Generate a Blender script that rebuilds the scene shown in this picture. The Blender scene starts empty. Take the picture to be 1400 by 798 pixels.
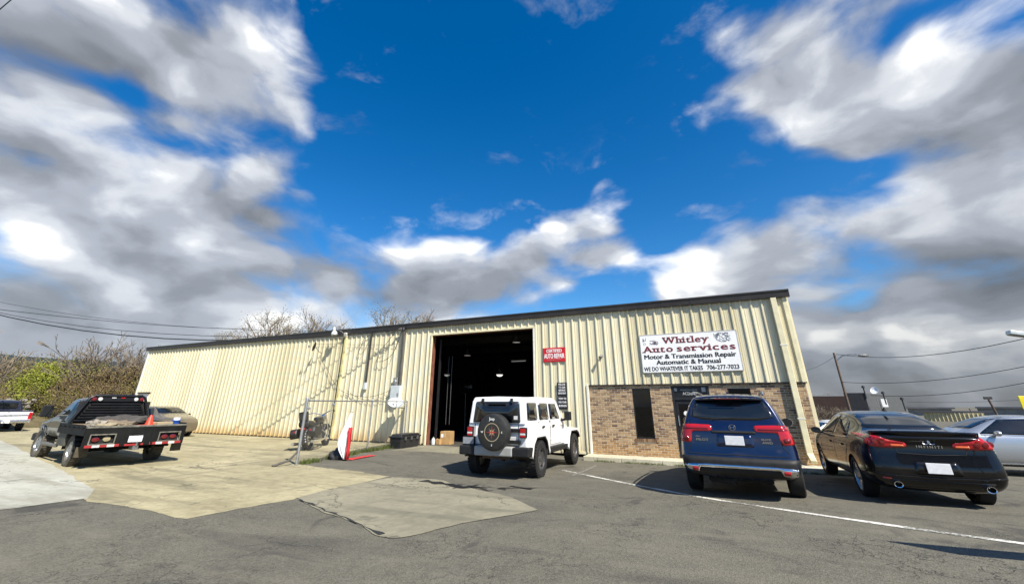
import bpy, bmesh, math, random
from mathutils import Vector, Matrix, noise
from mathutils.bvhtree import BVHTree
from math import sin, cos, pi, radians, hypot

random.seed(7)
SC = bpy.context.scene
COL = SC.collection

# ------------------------------------------------------------------ camera
F, U0, V0 = 559.21, 693.22, 331.90            # focal length and principal point in photo pixels (1400 x 798)
YAW, PITCH, ROLL = radians(-25.0338), radians(21.5522), radians(0.2508)
CAM = Vector((1.066, -15.488, 1.559))
_f = Vector((sin(YAW)*cos(PITCH), cos(YAW)*cos(PITCH), sin(PITCH)))
_r = Vector((cos(YAW), -sin(YAW), 0)); _u = _r.cross(_f)
RT = _r*cos(ROLL) + _u*sin(ROLL); UP = -_r*sin(ROLL) + _u*cos(ROLL); FW = _f
cd = bpy.data.cameras.new('camera'); cam = bpy.data.objects.new('camera', cd); COL.objects.link(cam)
cam.matrix_world = Matrix(((RT.x, UP.x, -FW.x, CAM.x), (RT.y, UP.y, -FW.y, CAM.y), (RT.z, UP.z, -FW.z, CAM.z), (0, 0, 0, 1)))
cd.sensor_fit = 'HORIZONTAL'; cd.sensor_width = 36; cd.lens = F/1400*36
cd.shift_x = (700-U0)/1400; cd.shift_y = -(399-V0)/1400
cd.clip_start = 0.05; cd.clip_end = 6000
SC.camera = cam

# ------------------------------------------------------------------ sun, exposure
SUN = Vector((-0.83, 0.47, -1.0)).normalized()      # direction the light travels
sl = bpy.data.lights.new('sun', 'SUN'); so = bpy.data.objects.new('sun', sl); COL.objects.link(so)
sl.energy = 5.0; sl.angle = radians(0.53); sl.color = (1.0, 0.94, 0.83)
so.rotation_euler = SUN.to_track_quat('-Z', 'Y').to_euler(); so.location = (20, -20, 30)
SC.view_settings.view_transform = 'Standard'; SC.view_settings.look = 'None'
SC.view_settings.exposure = 0.80; SC.view_settings.gamma = 1; SC.view_settings.use_curve_mapping = False
SC.cycles.max_bounces = 6; SC.cycles.diffuse_bounces = 3; SC.cycles.glossy_bounces = 3; SC.cycles.transparent_max_bounces = 12

# ------------------------------------------------------------------ node helpers
class NT:
    def __init__(s, tree): s.t = tree; s.n = tree.nodes; s.l = tree.links
    def new(s, typ, **kw):
        nd = s.n.new(typ)
        for k, v in kw.items(): setattr(nd, k, v)
        return nd
    def put(s, sock, v):
        if hasattr(v, 'is_output') or isinstance(v, bpy.types.NodeSocket): s.l.new(v, sock)
        else: sock.default_value = v
    def m(s, op, a, b=0.0, c=0.0, clamp=False):
        nd = s.new('ShaderNodeMath', operation=op, use_clamp=clamp)
        s.put(nd.inputs[0], a); s.put(nd.inputs[1], b); s.put(nd.inputs[2], c); return nd.outputs[0]
    def vm(s, op, a, b=(0, 0, 0)):
        nd = s.new('ShaderNodeVectorMath', operation=op)
        s.put(nd.inputs[0], a); s.put(nd.inputs[1], b)
        return nd.outputs['Value'] if op in ('DOT_PRODUCT', 'LENGTH', 'DISTANCE') else nd.outputs[0]
    def scale(s, a, k):
        nd = s.new('ShaderNodeVectorMath', operation='SCALE'); s.put(nd.inputs[0], a); s.put(nd.inputs['Scale'], k); return nd.outputs[0]
    def noise(s, vec, scale, detail=4, rough=.55, dist=0.0, out='Fac'):
        nd = s.new('ShaderNodeTexNoise'); s.put(nd.inputs['Vector'], vec)
        nd.inputs['Scale'].default_value = scale; nd.inputs['Detail'].default_value = detail
        nd.inputs['Roughness'].default_value = rough; nd.inputs['Distortion'].default_value = dist
        return nd.outputs[out]
    def ramp(s, fac, stops, interp='LINEAR'):
        nd = s.new('ShaderNodeValToRGB'); s.put(nd.inputs[0], fac); cr = nd.color_ramp; cr.interpolation = interp
        while len(cr.elements) < len(stops): cr.elements.new(.5)
        for e, (p, c) in zip(cr.elements, stops):
            e.position = p; e.color = tuple(c) + (1,) if len(c) == 3 else c
        return nd.outputs[0]
    def mr(s, v, a, b, c=0.0, d=1.0, smooth=False):
        nd = s.new('ShaderNodeMapRange', interpolation_type='SMOOTHSTEP' if smooth else 'LINEAR')
        s.put(nd.inputs[0], v); nd.inputs[1].default_value = a; nd.inputs[2].default_value = b
        nd.inputs[3].default_value = c; nd.inputs[4].default_value = d; return nd.outputs[0]
    def mix(s, fac, a, b, mode='MIX'):
        nd = s.new('ShaderNodeMix', data_type='RGBA', blend_type=mode)
        s.put(nd.inputs[0], fac)
        for i, v in ((6, a), (7, b)):
            s.put(nd.inputs[i], (tuple(v) + (1,)) if isinstance(v, tuple) and len(v) == 3 else v)
        return nd.outputs[2]
    def bump(s, h, strength=.3, dist=.02):
        nd = s.new('ShaderNodeBump'); nd.inputs['Strength'].default_value = strength
        nd.inputs['Distance'].default_value = dist; s.put(nd.inputs['Height'], h); return nd.outputs[0]

# ------------------------------------------------------------------ world: Nishita sky under broken cumulus
world = bpy.data.worlds.new('World'); SC.world = world; world.use_nodes = True
w = NT(world.node_tree); w.n.clear()
sky = w.new('ShaderNodeTexSky', sky_type='NISHITA'); sky.sun_disc = False
sky.sun_elevation = math.asin(-SUN.z); sky.sun_rotation = math.atan2(-SUN.x, -SUN.y)
sky.altitude = 200; sky.air_density = 1.0; sky.dust_density = 0.6; sky.ozone_density = 2.5
hsv = w.new('ShaderNodeHueSaturation'); hsv.inputs['Saturation'].default_value = 1.44; hsv.inputs['Value'].default_value = 1.9
hsv.inputs['Hue'].default_value = 0.503
w.l.new(sky.outputs[0], hsv.inputs['Color'])
tc = w.new('ShaderNodeTexCoord'); D = tc.outputs['Generated']
sep = w.new('ShaderNodeSeparateXYZ'); w.l.new(D, sep.inputs[0])
dz = w.m('MAXIMUM', sep.outputs[2], 0.0)
P = w.vm('MULTIPLY', D, (2.3, 2.3, 4.4))               # cloud masses wider than tall
az = w.m('MULTIPLY', w.m('ARCTAN2', sep.outputs[0], sep.outputs[1]), 180/pi)
el = w.m('MULTIPLY', w.m('ARCSINE', dz), 180/pi)
def bank(a, e, sa, se, amp, tilt=0.0):              # a cloud bank (or a gap, amp < 0) round a compass bearing and height
    da = w.m('SUBTRACT', az, a); de = w.m('SUBTRACT', el, e)
    if tilt: de = w.m('SUBTRACT', de, w.m('MULTIPLY', da, tilt))
    q = w.m('ADD', w.m('POWER', w.m('ABSOLUTE', w.m('DIVIDE', da, sa)), 2.0), w.m('POWER', w.m('ABSOLUTE', w.m('DIVIDE', de, se)), 2.0))
    return w.m('MULTIPLY', w.m('EXPONENT', w.m('MULTIPLY', q, -1.0)), amp)
BANKS = [  # bearing, elevation, spread, spread, amount, tilt
    (-92, 40, 20, 11, .42, 0), (-66, 37.5, 9, 5.5, .34, 0), (-86, 23, 20, 10, .50, 0), (-68, 14, 16, 9, .50, 0), (-60, 22, 8, 4.5, .22, 0), (-72, 33, 8, 4, .2, 0),
    (-46, 14, 17, 6, .50, .08), (-20, 21.5, 11, 3.8, .46, .55), (-28, 14.5, 9, 5, .46, 0), (-12, 19, 5, 3, .2, 0),
    (15, 36, 11, 8, .44, -.35), (28, 42, 16, 9, .36, 0), (36, 22, 14, 7, .52, 0), (8.5, 19, 7, 4, .46, 0), (26, 11, 26, 8, .50, 0), (3, 13, 6, 3.8, .32, 0), (24, 29, 9, 4, .3, 0),
    (-30, 47, 22, 14, -.46, 0), (-43, 31, 9, 8, -.42, 0), (-10, 38, 9, 9, -.34, 0), (-2, 27, 6, 3.0, -.26, .2), (7, 25.5, 4, 1.8, -.2, .1), (-10, 14, 2.6, 2.4, -.36, 0), (-26, 31, 12, 4.0, -.20, 0),
    (-74, 30, 5, 1.8, -.24, 0), (37, 30.5, 9, 2.2, -.26, -.25), (19, 23.8, 4, 1.3, -.2, 0), (-3, 20.5, 2.6, 2.4, -.2, 0),
]
cov = None
for b in BANKS:
    v = bank(*b); cov = v if cov is None else w.m('ADD', cov, v)
cov = w.m('ADD', cov, w.mr(el, 4, 13, .46, 0, True))  # the deck closes towards the horizon
warp = w.noise(P, 1.4, 2, .5, 0, 'Color')
P2 = w.vm('ADD', P, w.scale(w.vm('SUBTRACT', warp, (.5, .5, .5)), .40))
n1 = w.noise(P2, 1.5, 7, .47)
OFF = (.10, -.05, .40)                                # towards the light: up and round to the sun's side
s1 = w.noise(P2, 1.45, 3, .45); s2_ = w.noise(w.vm('ADD', P2, OFF), 1.45, 3, .45)
fine = w.noise(P2, 5.2, 4, .5); mid_ = w.noise(P2, 2.6, 4, .5)
wisp = w.noise(P2, 9, 6, .6)
vor = w.new('ShaderNodeTexVoronoi', feature='SMOOTH_F1'); vor.inputs['Scale'].default_value = 3.6; vor.inputs['Smoothness'].default_value = .75; vor.inputs['Detail'].default_value = 0.0; vor.inputs['Roughness'].default_value = .45
w.l.new(P2, vor.inputs['Vector']); puff = w.mr(vor.outputs['Distance'], .05, .62, .5, -.5)
cov = w.m('ADD', cov, w.m('ADD', w.m('MULTIPLY', puff, .30), -.055))
dens = w.m('ADD', w.m('ADD', w.m('MULTIPLY', w.m('SUBTRACT', n1, .5), 1.6), cov), w.m('ADD', w.m('MULTIPLY', w.m('SUBTRACT', fine, .5), .26), w.m('MULTIPLY', w.m('SUBTRACT', wisp, .5), .12)))
alpha = w.mr(dens, .03, .42, 0, 1, True)
veil = w.m('MULTIPLY', w.mr(w.noise(w.vm('ADD', P2, (7.3, 2.1, 4.4)), 3.0, 6, .6), .57, .78, 0, 1, True), w.mr(dens, -.75, -.1, 0, .30, True))
alpha = w.m('MAXIMUM', alpha, veil)
thick = w.mr(dens, .20, .85, 0, 1, True)
slope = w.m('ADD', w.m('MULTIPLY', w.m('SUBTRACT', s1, s2_), 2.1), w.m('ADD', w.m('MULTIPLY', w.m('SUBTRACT', mid_, .5), .55), w.m('ADD', w.m('MULTIPLY', puff, .34), w.m('MULTIPLY', w.m('SUBTRACT', wisp, .5), .34))))
edge = w.m('ADD', w.m('SUBTRACT', .60, w.m('MULTIPLY', thick, .24)), w.m('MULTIPLY', slope, .92), 0, True)
cl = w.ramp(edge, [(0.0, (2.6, 2.8, 3.1)), (.22, (3.8, 4.1, 4.6)), (.45, (5.7, 6.1, 6.9)), (.66, (9.0, 9.4, 10.0)), (.86, (14.6, 14.6, 14.4))], 'EASE')
east = w.mr(az, -12, 10, 0, 1, True)                    # the deck is thicker to the east
shade = w.m('ADD', w.m('MULTIPLY', w.m('SUBTRACT', 1.0, east), w.mr(el, 0, 16, .80, 1.0, True)), w.m('MULTIPLY', east, w.mr(el, 0, 24, .58, .97, True)))
cl = w.mix(1.0, cl, w.ramp(shade, [(0, (0, 0, 0)), (1, (1, 1, 1))]), 'MULTIPLY')
skyc = w.mix(w.m('MULTIPLY', alpha, .97), hsv.outputs[0], cl)
bg = w.new('ShaderNodeBackground'); bg.inputs['Strength'].default_value = 0.050
w.l.new(skyc, bg.inputs['Color'])
wo = w.new('ShaderNodeOutputWorld'); w.l.new(bg.outputs[0], wo.inputs[0])
world.cycles.sampling_method = 'MANUAL'; world.cycles.sample_map_resolution = 512

# ------------------------------------------------------------------ photo pixel -> place
def ray(px, py): return RT*((px-U0)/F) - UP*((py-V0)/F) + FW
def sm(a, b, x):
    t = min(1, max(0, (x-a)/(b-a))); return t*t*(3-2*t)
def H(X, Y):                                           # height of the lot: drains towards the walk, rises to the road
    Xc = min(max(X, -6), 6); t = min(max((-.8-Y)/6.0, 0), 1.1)
    return sm(-6.6, -3.4, X)*(-.12 + t*(.17+.02*(Xc-1.4))) - .40*sm(2, 9, Y)*sm(3.2, 4.4, X)
def gr(px, py):                                        # where a pixel's ray meets the lot
    d = ray(px, py); z = 0
    for i in range(50):
        p = CAM + d*((z-CAM.z)/d.z); z = .5*z+.5*H(p.x, p.y)
    return Vector((p.x, p.y, H(p.x, p.y)))
def wl(px, py, Y=0.0):                                 # where it meets a plane parallel to the shop front
    d = ray(px, py); return CAM + d*((Y-CAM.y)/d.y)
def far(px, py, dist):                                 # at a ground distance
    d = ray(px, py); return CAM + d*(dist/hypot(d.x, d.y))

# ------------------------------------------------------------------ materials
MATS = {}
def newmat(name):
    m = bpy.data.materials.new(name); m.use_nodes = True; MATS[name] = m
    t = NT(m.node_tree); t.b = t.n['Principled BSDF']; t.o = t.n['Material Output']
    t.obj = t.new('ShaderNodeTexCoord').outputs['Object']; return t
def geo(t): return t.new('ShaderNodeNewGeometry').outputs['Position']
def setp(t, **kw):
    for k_, v in kw.items():
        s = t.b.inputs[k_.replace('_', ' ')]
        t.put(s, (tuple(v)+(1,)) if isinstance(v, tuple) and len(v) == 3 and s.type == 'RGBA' else v)
def pm(name, col, rough=.6, metal=0.0, var=.12, scale=6.0, bump=0.0, coat=0.0, spec=.5, rvar=.08):
    t = newmat(name); c = tuple(col)
    n = t.noise(t.obj, scale, 5, .6)
    a = tuple(max(0, x*(1-var*1.6)) for x in c); b = tuple(min(1, x*(1+var)) for x in c)
    setp(t, Base_Color=t.ramp(n, [(.3, a), (.7, b)]), Metallic=metal)
    t.put(t.b.inputs['Roughness'], t.mr(n, .3, .7, max(.02, rough-rvar), min(1, rough+rvar)))
    t.b.inputs['Specular IOR Level'].default_value = spec
    if coat: t.b.inputs['Coat Weight'].default_value = coat; t.b.inputs['Coat Roughness'].default_value = .03
    if bump: t.put(t.b.inputs['Normal'], t.bump(t.noise(t.obj, scale*6, 4, .6), bump, .01))
    return MATS[name]
def paint(name, col, metal=.35, rough=.32, dust=.06):
    t = newmat(name)
    fl = t.noise(t.obj, 380, 2, .5); dn = t.noise(t.obj, 2.6, 6, .65)
    sp = t.new('ShaderNodeSeparateXYZ'); t.l.new(t.obj, sp.inputs[0])
    low = t.m('MULTIPLY', t.mr(sp.outputs[2], .75, .25, 0, 1, True), t.mr(dn, .35, .7, .15, 1))
    dk = t.m('ADD', t.m('MULTIPLY', low, dust*3.2), t.m('MULTIPLY', t.mr(dn, .45, .75, 0, 1), dust))
    base = t.mix(t.mr(fl, .3, .7, 0, 1), tuple(x*.86 for x in col), tuple(min(1, x*1.16) for x in col))
    setp(t, Base_Color=t.mix(dk, base, (.30, .26, .20)), Metallic=metal)
    t.put(t.b.inputs['Roughness'], t.m('ADD', rough, t.m('MULTIPLY', dk, .5)))
    t.b.inputs['Coat Weight'].default_value = 1.0
    t.put(t.b.inputs['Coat Roughness'], t.m('ADD', .02, t.m('MULTIPLY', dk, .35)))
    return MATS[name]
def glassy(name, col, rough=.03, spec=.6):
    t = newmat(name); n = t.noise(t.obj, 3.0, 4, .6)
    setp(t, Base_Color=t.ramp(n, [(.3, tuple(x*.7 for x in col)), (.7, col)]))
    t.put(t.b.inputs['Roughness'], t.mr(n, .4, .75, rough, rough+.06)); t.b.inputs['Specular IOR Level'].default_value = spec
    return MATS[name]
def clear(name, tint, refl=.08):                       # thin see-through glass
    t = newmat(name)
    tr = t.new('ShaderNodeBsdfTransparent'); tr.inputs[0].default_value = tint+(1,)
    gl = t.new('ShaderNodeBsdfGlossy'); gl.inputs['Roughness'].default_value = .02
    fr = t.new('ShaderNodeFresnel'); fr.inputs[0].default_value = 1.5
    mx = t.new('ShaderNodeMixShader'); t.put(mx.inputs[0], t.m('MAXIMUM', fr.outputs[0], refl)); t.l.new(tr.outputs[0], mx.inputs[1]); t.l.new(gl.outputs[0], mx.inputs[2])
    t.l.new(mx.outputs[0], t.o.inputs[0]); return MATS[name]
def emit(name, col, strength):
    t = newmat(name); setp(t, Base_Color=(.8, .8, .8), Emission_Color=tuple(col), Emission_Strength=strength); return MATS[name]

# ------------------------------------------------------------------ mesh builder
class MB:
    def __init__(s): s.v = []; s.f = []; s.m = []; s.mi = 0
    def face(s, idx): s.f.append(tuple(idx)); s.m.append(s.mi)
    def add(s, vs, fs):
        o = len(s.v); s.v += [tuple(v) for v in vs]
        for f in fs: s.face([o+i for i in f])
    def box(s, x0, y0, z0, x1, y1, z1, M=None):
        vs = [Vector((x, y, z)) for z in (z0, z1) for y in (y0, y1) for x in (x0, x1)]
        if M: vs = [M @ v for v in vs]
        s.add(vs, [(0, 2, 3, 1), (4, 5, 7, 6), (0, 1, 5, 4), (1, 3, 7, 5), (3, 2, 6, 7), (2, 0, 4, 6)]); return s
    def bar(s, a, b, wd, ht=None, up=(0, 0, 1)):        # rectangular bar between two points
        a = Vector(a); b = Vector(b); ht = ht or wd; d = (b-a).normalized(); u = Vector(up)
        if abs(d.dot(u)) > .97: u = Vector((1, 0, 0))
        r = d.cross(u).normalized()*wd/2; u = r.cross(d).normalized()*ht/2
        s.add([a-r-u, a+r-u, a+r+u, a-r+u, b-r-u, b+r-u, b+r+u, b-r+u], [(0, 1, 2, 3), (7, 6, 5, 4), (0, 4, 5, 1), (1, 5, 6, 2), (2, 6, 7, 3), (3, 7, 4, 0)]); return s
    def tube(s, pts, r, n=8, cap=True):                 # tube through points, r a number or a list
        pts = [Vector(p) for p in pts]; rs = r if isinstance(r, (list, tuple)) else [r]*len(pts)
        o = len(s.v); pu = None
        for i, p in enumerate(pts):
            d = (pts[min(i+1, len(pts)-1)]-pts[max(i-1, 0)]).normalized()
            u = pu if pu is not None else (Vector((0, 0, 1)) if abs(d.z) < .9 else Vector((1, 0, 0)))
            rr = d.cross(u)
            if rr.length < 1e-5: rr = d.cross(Vector((.3, .8, .5)))
            rr.normalize(); u = rr.cross(d).normalized(); pu = u
            for k_ in range(n):
                a = 2*pi*k_/n; s.v.append(tuple(p+(rr*cos(a)+u*sin(a))*rs[i]))
        for i in range(len(pts)-1):
            for k_ in range(n):
                a = o+i*n+k_; b = o+i*n+(k_+1) % n; s.face((a, b, b+n, a+n))
        if cap: s.face([o+k_ for k_ in reversed(range(n))]); s.face([o+(len(pts)-1)*n+k_ for k_ in range(n)])
        return s
    def lathe(s, prof, n=24, M=None, close=False):      # (radius, height) profile round local z
        o = len(s.v)
        for r, z in prof:
            for k_ in range(n):
                a = 2*pi*k_/n; v = Vector((r*cos(a), r*sin(a), z)); s.v.append(tuple(M @ v if M else v))
        for i in range(len(prof)-1):
            for k_ in range(n):
                a = o+i*n+k_; b = o+i*n+(k_+1) % n; s.face((a, b, b+n, a+n))
        if close: s.face([o+k_ for k_ in reversed(range(n))]); s.face([o+(len(prof)-1)*n+k_ for k_ in range(n)])
        return s
    def prism(s, poly, y0, y1, M=None):                 # polygon in (x, z) pulled along y
        n = len(poly); vs = [Vector((x, y0, z)) for x, z in poly]+[Vector((x, y1, z)) for x, z in poly]
        if M: vs = [M @ v for v in vs]
        s.add(vs, [tuple(range(n)), tuple(reversed(range(n, 2*n)))]+[(i, i+n, (i+1) % n+n, (i+1) % n) for i in range(n)]); return s
    def quad(s, a, b, c, d): s.add([a, b, c, d], [(0, 1, 2, 3)]); return s
    def mesh(s, name, mats, smooth=None):
        me = bpy.data.meshes.new(name); me.from_pydata(s.v, [], s.f)
        for m in (mats if isinstance(mats, (list, tuple)) else [mats]): me.materials.append(m)
        me.polygons.foreach_set('material_index', s.m)
        bm = bmesh.new(); bm.from_mesh(me); bmesh.ops.recalc_face_normals(bm, faces=bm.faces); bm.to_mesh(me); bm.free()
        if smooth is not None:
            me.polygons.foreach_set('use_smooth', [True]*len(me.polygons)); me.set_sharp_from_angle(angle=radians(smooth))
        return me
    def build(s, name, mats, parent=None, smooth=None, bevel=0.0, seg=2):
        me = s.mesh(name, mats, smooth); return obj(name, me, parent, bevel, seg)
def obj(name, me, parent=None, bevel=0.0, seg=2):
    o = bpy.data.objects.new(name, me); COL.objects.link(o)
    if parent: o.parent = parent
    if bevel:
        md = o.modifiers.new('bevel', 'BEVEL'); md.width = bevel; md.segments = seg; md.limit_method = 'ANGLE'; md.angle_limit = radians(40)
        md.harden_normals = False
    return o
def tag(o, label=None, cat=None, group=None, kind=None):
    if label: o['label'] = label
    if cat: o['category'] = cat
    if group: o['group'] = group
    if kind: o['kind'] = kind
    return o
def thing(name, label, cat, loc=(0, 0, 0), rz=0.0, group=None):
    o = bpy.data.objects.new(name, None); COL.objects.link(o); o.empty_display_size = .2
    o.location = loc; o.rotation_euler = (0, 0, rz); return tag(o, label, cat, group)
def copy_tree(o, parent=None):
    c = o.copy(); COL.objects.link(c); c.parent = parent
    for ch in list(o.children): copy_tree(ch, c)
    return c
def sheet(name, poly, dz, mat, cuts=.5):               # a flat patch laid on the lot
    bm = bmesh.new(); vs = [bm.verts.new((x, y, 0)) for x, y in poly]; bm.faces.new(vs)
    xs = [p[0] for p in poly]; ys = [p[1] for p in poly]
    for ax, lo, hi in ((0, min(xs), max(xs)), (1, min(ys), max(ys))):
        c = math.ceil(lo/cuts)*cuts
        while c < hi:
            co = (c, 0, 0) if ax == 0 else (0, c, 0); no = (1, 0, 0) if ax == 0 else (0, 1, 0)
            bmesh.ops.bisect_plane(bm, geom=bm.verts[:]+bm.edges[:]+bm.faces[:], plane_co=co, plane_no=no); c += cuts
    for v in bm.verts: v.co.z = H(v.co.x, v.co.y)+dz
    bmesh.ops.recalc_face_normals(bm, faces=bm.faces)
    for f in bm.faces:
        if f.normal.z < 0: f.normal_flip()
    me = bpy.data.meshes.new(name); bm.to_mesh(me); bm.free(); me.materials.append(mat)
    o = obj(name, me); tag(o, kind='structure'); return o
FONTS = {}
def text_mesh(txt, size, bold=0.0, depth=.004, xs=1.0, font=None):
    cu = bpy.data.curves.new('lettering', 'FONT'); cu.body = txt; cu.size = size; cu.align_x = 'CENTER'; cu.align_y = 'CENTER'
    cu.extrude = depth; cu.resolution_u = 3
    o = bpy.data.objects.new('lettering', cu); COL.objects.link(o)
    bpy.context.view_layer.update()
    me = bpy.data.meshes.new_from_object(o.evaluated_get(bpy.context.evaluated_depsgraph_get()))
    bpy.data.objects.remove(o); bpy.data.curves.remove(cu)
    for v in me.vertices: v.co.x *= xs
    if bold:                                          # heavier strokes: the outline laid three times, a hair apart
        bm = bmesh.new()
        for i, (dx, dy) in enumerate(((-bold, -bold*.4), (0, bold*.4), (bold, -bold*.4))):
            n0 = len(bm.verts); bm.from_mesh(me); bm.verts.ensure_lookup_table()
            for v in bm.verts[n0:]: v.co.x += dx; v.co.y += dy; v.co.z += .0004*i
        bm.to_mesh(me); bm.free()
    return me
def letters(name, txt, size, mat, parent, loc, rot, bold=0.0, xs=1.0, width=None, depth=.003):
    me = text_mesh(txt, size, bold, depth, xs)
    if width:
        ws = [v.co.x for v in me.vertices]; k_ = width/(max(ws)-min(ws))
        for v in me.vertices: v.co.x *= k_
    me.materials.clear(); me.materials.append(mat)
    o = obj(name, me, parent); o.location = loc; o.rotation_euler = rot; return o
# ================================================================== setting materials
t = newmat('asphalt'); g = geo(t)
big = t.noise(g, .35, 5, .6); mid = t.noise(g, 2.2, 5, .65); fin = t.noise(g, 90, 3, .6)
stre = t.noise(t.vm('MULTIPLY', g, (.35, 2.2, 1)), 1.0, 5, .6)
base = t.ramp(t.m('ADD', t.m('MULTIPLY', big, .55), t.m('MULTIPLY', mid, .45)), [(.34, (.058, .055, .043)), (.5, (.10, .094, .072)), (.66, (.152, .140, .104))])
agg = t.new('ShaderNodeTexVoronoi'); agg.inputs['Scale'].default_value = 70; t.l.new(g, agg.inputs['Vector'])
base = t.mix(.5, base, t.mix(t.mr(agg.outputs['Color'], 0, 1, 0, 1), (.046, .043, .036), (.21, .195, .152)), 'MIX')
base = t.mix(t.m('MULTIPLY', t.mr(stre, .52, .7, 0, 1, True), .35), base, (.17, .155, .12))
base = t.mix(t.m('MULTIPLY', t.mr(t.noise(g, .8, 4, .6, 1.0), .57, .72, 0, 1, True), .62), base, (.032, .031, .029))
base = t.mix(t.m('MULTIPLY', t.mr(t.noise(t.vm('MULTIPLY', g, (.5, 2.6, 1)), .5, 5, .6, .6), .55, .68, 0, 1, True), .4), base, (.045, .043, .038))
base = t.mix(t.m('MULTIPLY', t.mr(t.noise(g, 14, 5, .7), .60, .72, 0, 1), .3), base, (.25, .235, .19))
wv = t.vm('ADD', g, t.scale(t.vm('SUBTRACT', t.noise(g, 2.2, 4, .65, 0, 'Color'), (.5, .5, .5)), .9))
cr = t.new('ShaderNodeTexVoronoi', feature='DISTANCE_TO_EDGE'); cr.inputs['Scale'].default_value = 1.05; t.l.new(wv, cr.inputs['Vector'])
cr2 = t.new('ShaderNodeTexVoronoi', feature='DISTANCE_TO_EDGE'); cr2.inputs['Scale'].default_value = 3.2; t.l.new(wv, cr2.inputs['Vector'])
zone = t.mr(t.noise(g, .28, 2, .5), .48, .62, 0, 1, True)
zone2 = t.mr(t.noise(t.vm('ADD', g, (13, 5, 0)), .45, 3, .5), .5, .62, 0, 1, True)
c1 = t.m('MULTIPLY', t.mr(cr.outputs['Distance'], .004, .014, 1, 0), zone)
c2 = t.m('MULTIPLY', t.mr(cr2.outputs['Distance'], .006, .028, 1, 0), t.m('MULTIPLY', zone2, .85))
ck = t.m('MAXIMUM', c1, c2)
base = t.mix(t.m('MULTIPLY', ck, .62), base, (.02, .02, .018))
setp(t, Base_Color=base, Roughness=.92); t.b.inputs['Specular IOR Level'].default_value = .25
t.put(t.b.inputs['Normal'], t.bump(t.m('SUBTRACT', t.m('ADD', agg.outputs['Distance'], t.m('MULTIPLY', fin, .6)), t.m('MULTIPLY', ck, 2.0)), .55, .008))

def concrete(name, lo, hi, stain, joint=0.0):
    t = newmat(name); g = geo(t)
    a = t.noise(g, .45, 6, .65); b = t.noise(g, 5, 6, .7); s2 = t.noise(t.vm('MULTIPLY', g, (.25, 1.4, 1)), 1.1, 5, .65)
    c = t.mix(t.mr(t.m('ADD', t.m('MULTIPLY', a, .6), t.m('MULTIPLY', b, .4)), .36, .64, 0, 1), lo, hi)
    c = t.mix(t.m('MULTIPLY', t.mr(s2, .48, .66, 0, 1, True), .75), c, stain)
    d2 = t.noise(g, 9, 6, .75); c = t.mix(t.m('MULTIPLY', t.mr(d2, .50, .68, 0, 1), .38), c, stain)
    tr = t.noise(t.vm('MULTIPLY', g, (1.6, .16, 1)), 1.3, 4, .6); c = t.mix(t.m('MULTIPLY', t.mr(tr, .55, .7, 0, 1, True), .35), c, (.085, .078, .06))
    sp = t.noise(g, 1.5, 4, .6, 1.5)
    c = t.mix(t.m('MULTIPLY', t.mr(sp, .62, .70, 0, 1, True), .5), c, (.06, .056, .045))
    wv = t.vm('ADD', g, t.scale(t.vm('SUBTRACT', t.noise(g, 1.6, 4, .65, 0, 'Color'), (.5, .5, .5)), 1.2))
    v = t.new('ShaderNodeTexVoronoi', feature='DISTANCE_TO_EDGE'); v.inputs['Scale'].default_value = .38; t.l.new(wv, v.inputs['Vector'])
    ck = t.m('MULTIPLY', t.mr(v.outputs['Distance'], .003, .010, 1, 0), t.mr(a, .46, .54, 0, 1))
    c = t.mix(t.m('MULTIPLY', ck, .7), c, (.05, .045, .035))
    setp(t, Base_Color=c, Roughness=.88); t.b.inputs['Specular IOR Level'].default_value = .3
    t.put(t.b.inputs['Normal'], t.bump(t.m('SUBTRACT', t.noise(g, 60, 4, .6), ck), .35, .006)); return MATS[name]
C_TAN = concrete('tan_concrete', (.225, .197, .115), (.44, .39, .24), (.165, .146, .09))
C_TAN2 = concrete('worn_concrete', (.165, .153, .108), (.28, .258, .18), (.13, .122, .088))
C_PALE = concrete('pale_concrete', (.29, .285, .235), (.47, .465, .39), (.24, .23, .175))
C_WALK = concrete('walk_concrete', (.40, .37, .27), (.58, .55, .43), (.36, .32, .22))
t = newmat('worn_line_paint'); g = geo(t); n_ = t.noise(g, 26, 6, .75); n2_ = t.noise(g, 1.3, 3, .5)
setp(t, Base_Color=t.mix(t.mr(t.m('ADD', n_, t.m('MULTIPLY', n2_, .55)), .70, .86, 0, 1), (.60, .59, .53), (.11, .105, .09)), Roughness=.85); LINE = MATS['worn_line_paint']

# ================================================================== ground, slabs, markings
def spaced(lo, hi, a, b, fine):
    xs = []; x = a
    while x <= b+1e-6: xs.append(round(x, 3)); x += fine
    s = fine; x = b
    while x < hi: s *= 1.35; x += s; xs.append(min(x, hi))
    s = fine; x = a
    while x > lo: s *= 1.35; x -= s; xs.insert(0, max(x, lo))
    return xs
gx = spaced(-1500, 1500, -12, 9, .25); gy = spaced(-400, 1800, -14, 0, .25)
mb = MB(); mb.v = [(x, y, H(x, y)) for y in gy for x in gx]; nx = len(gx)
for j in range(len(gy)-1):
    for i in range(nx-1): mb.face((j*nx+i, j*nx+i+1, (j+1)*nx+i+1, (j+1)*nx+i))
ground = mb.build('ground', MATS['asphalt'], smooth=60); tag(ground, kind='structure')

def pp(*pix): return [tuple(gr(*p)[:2]) for p in pix]
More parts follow.
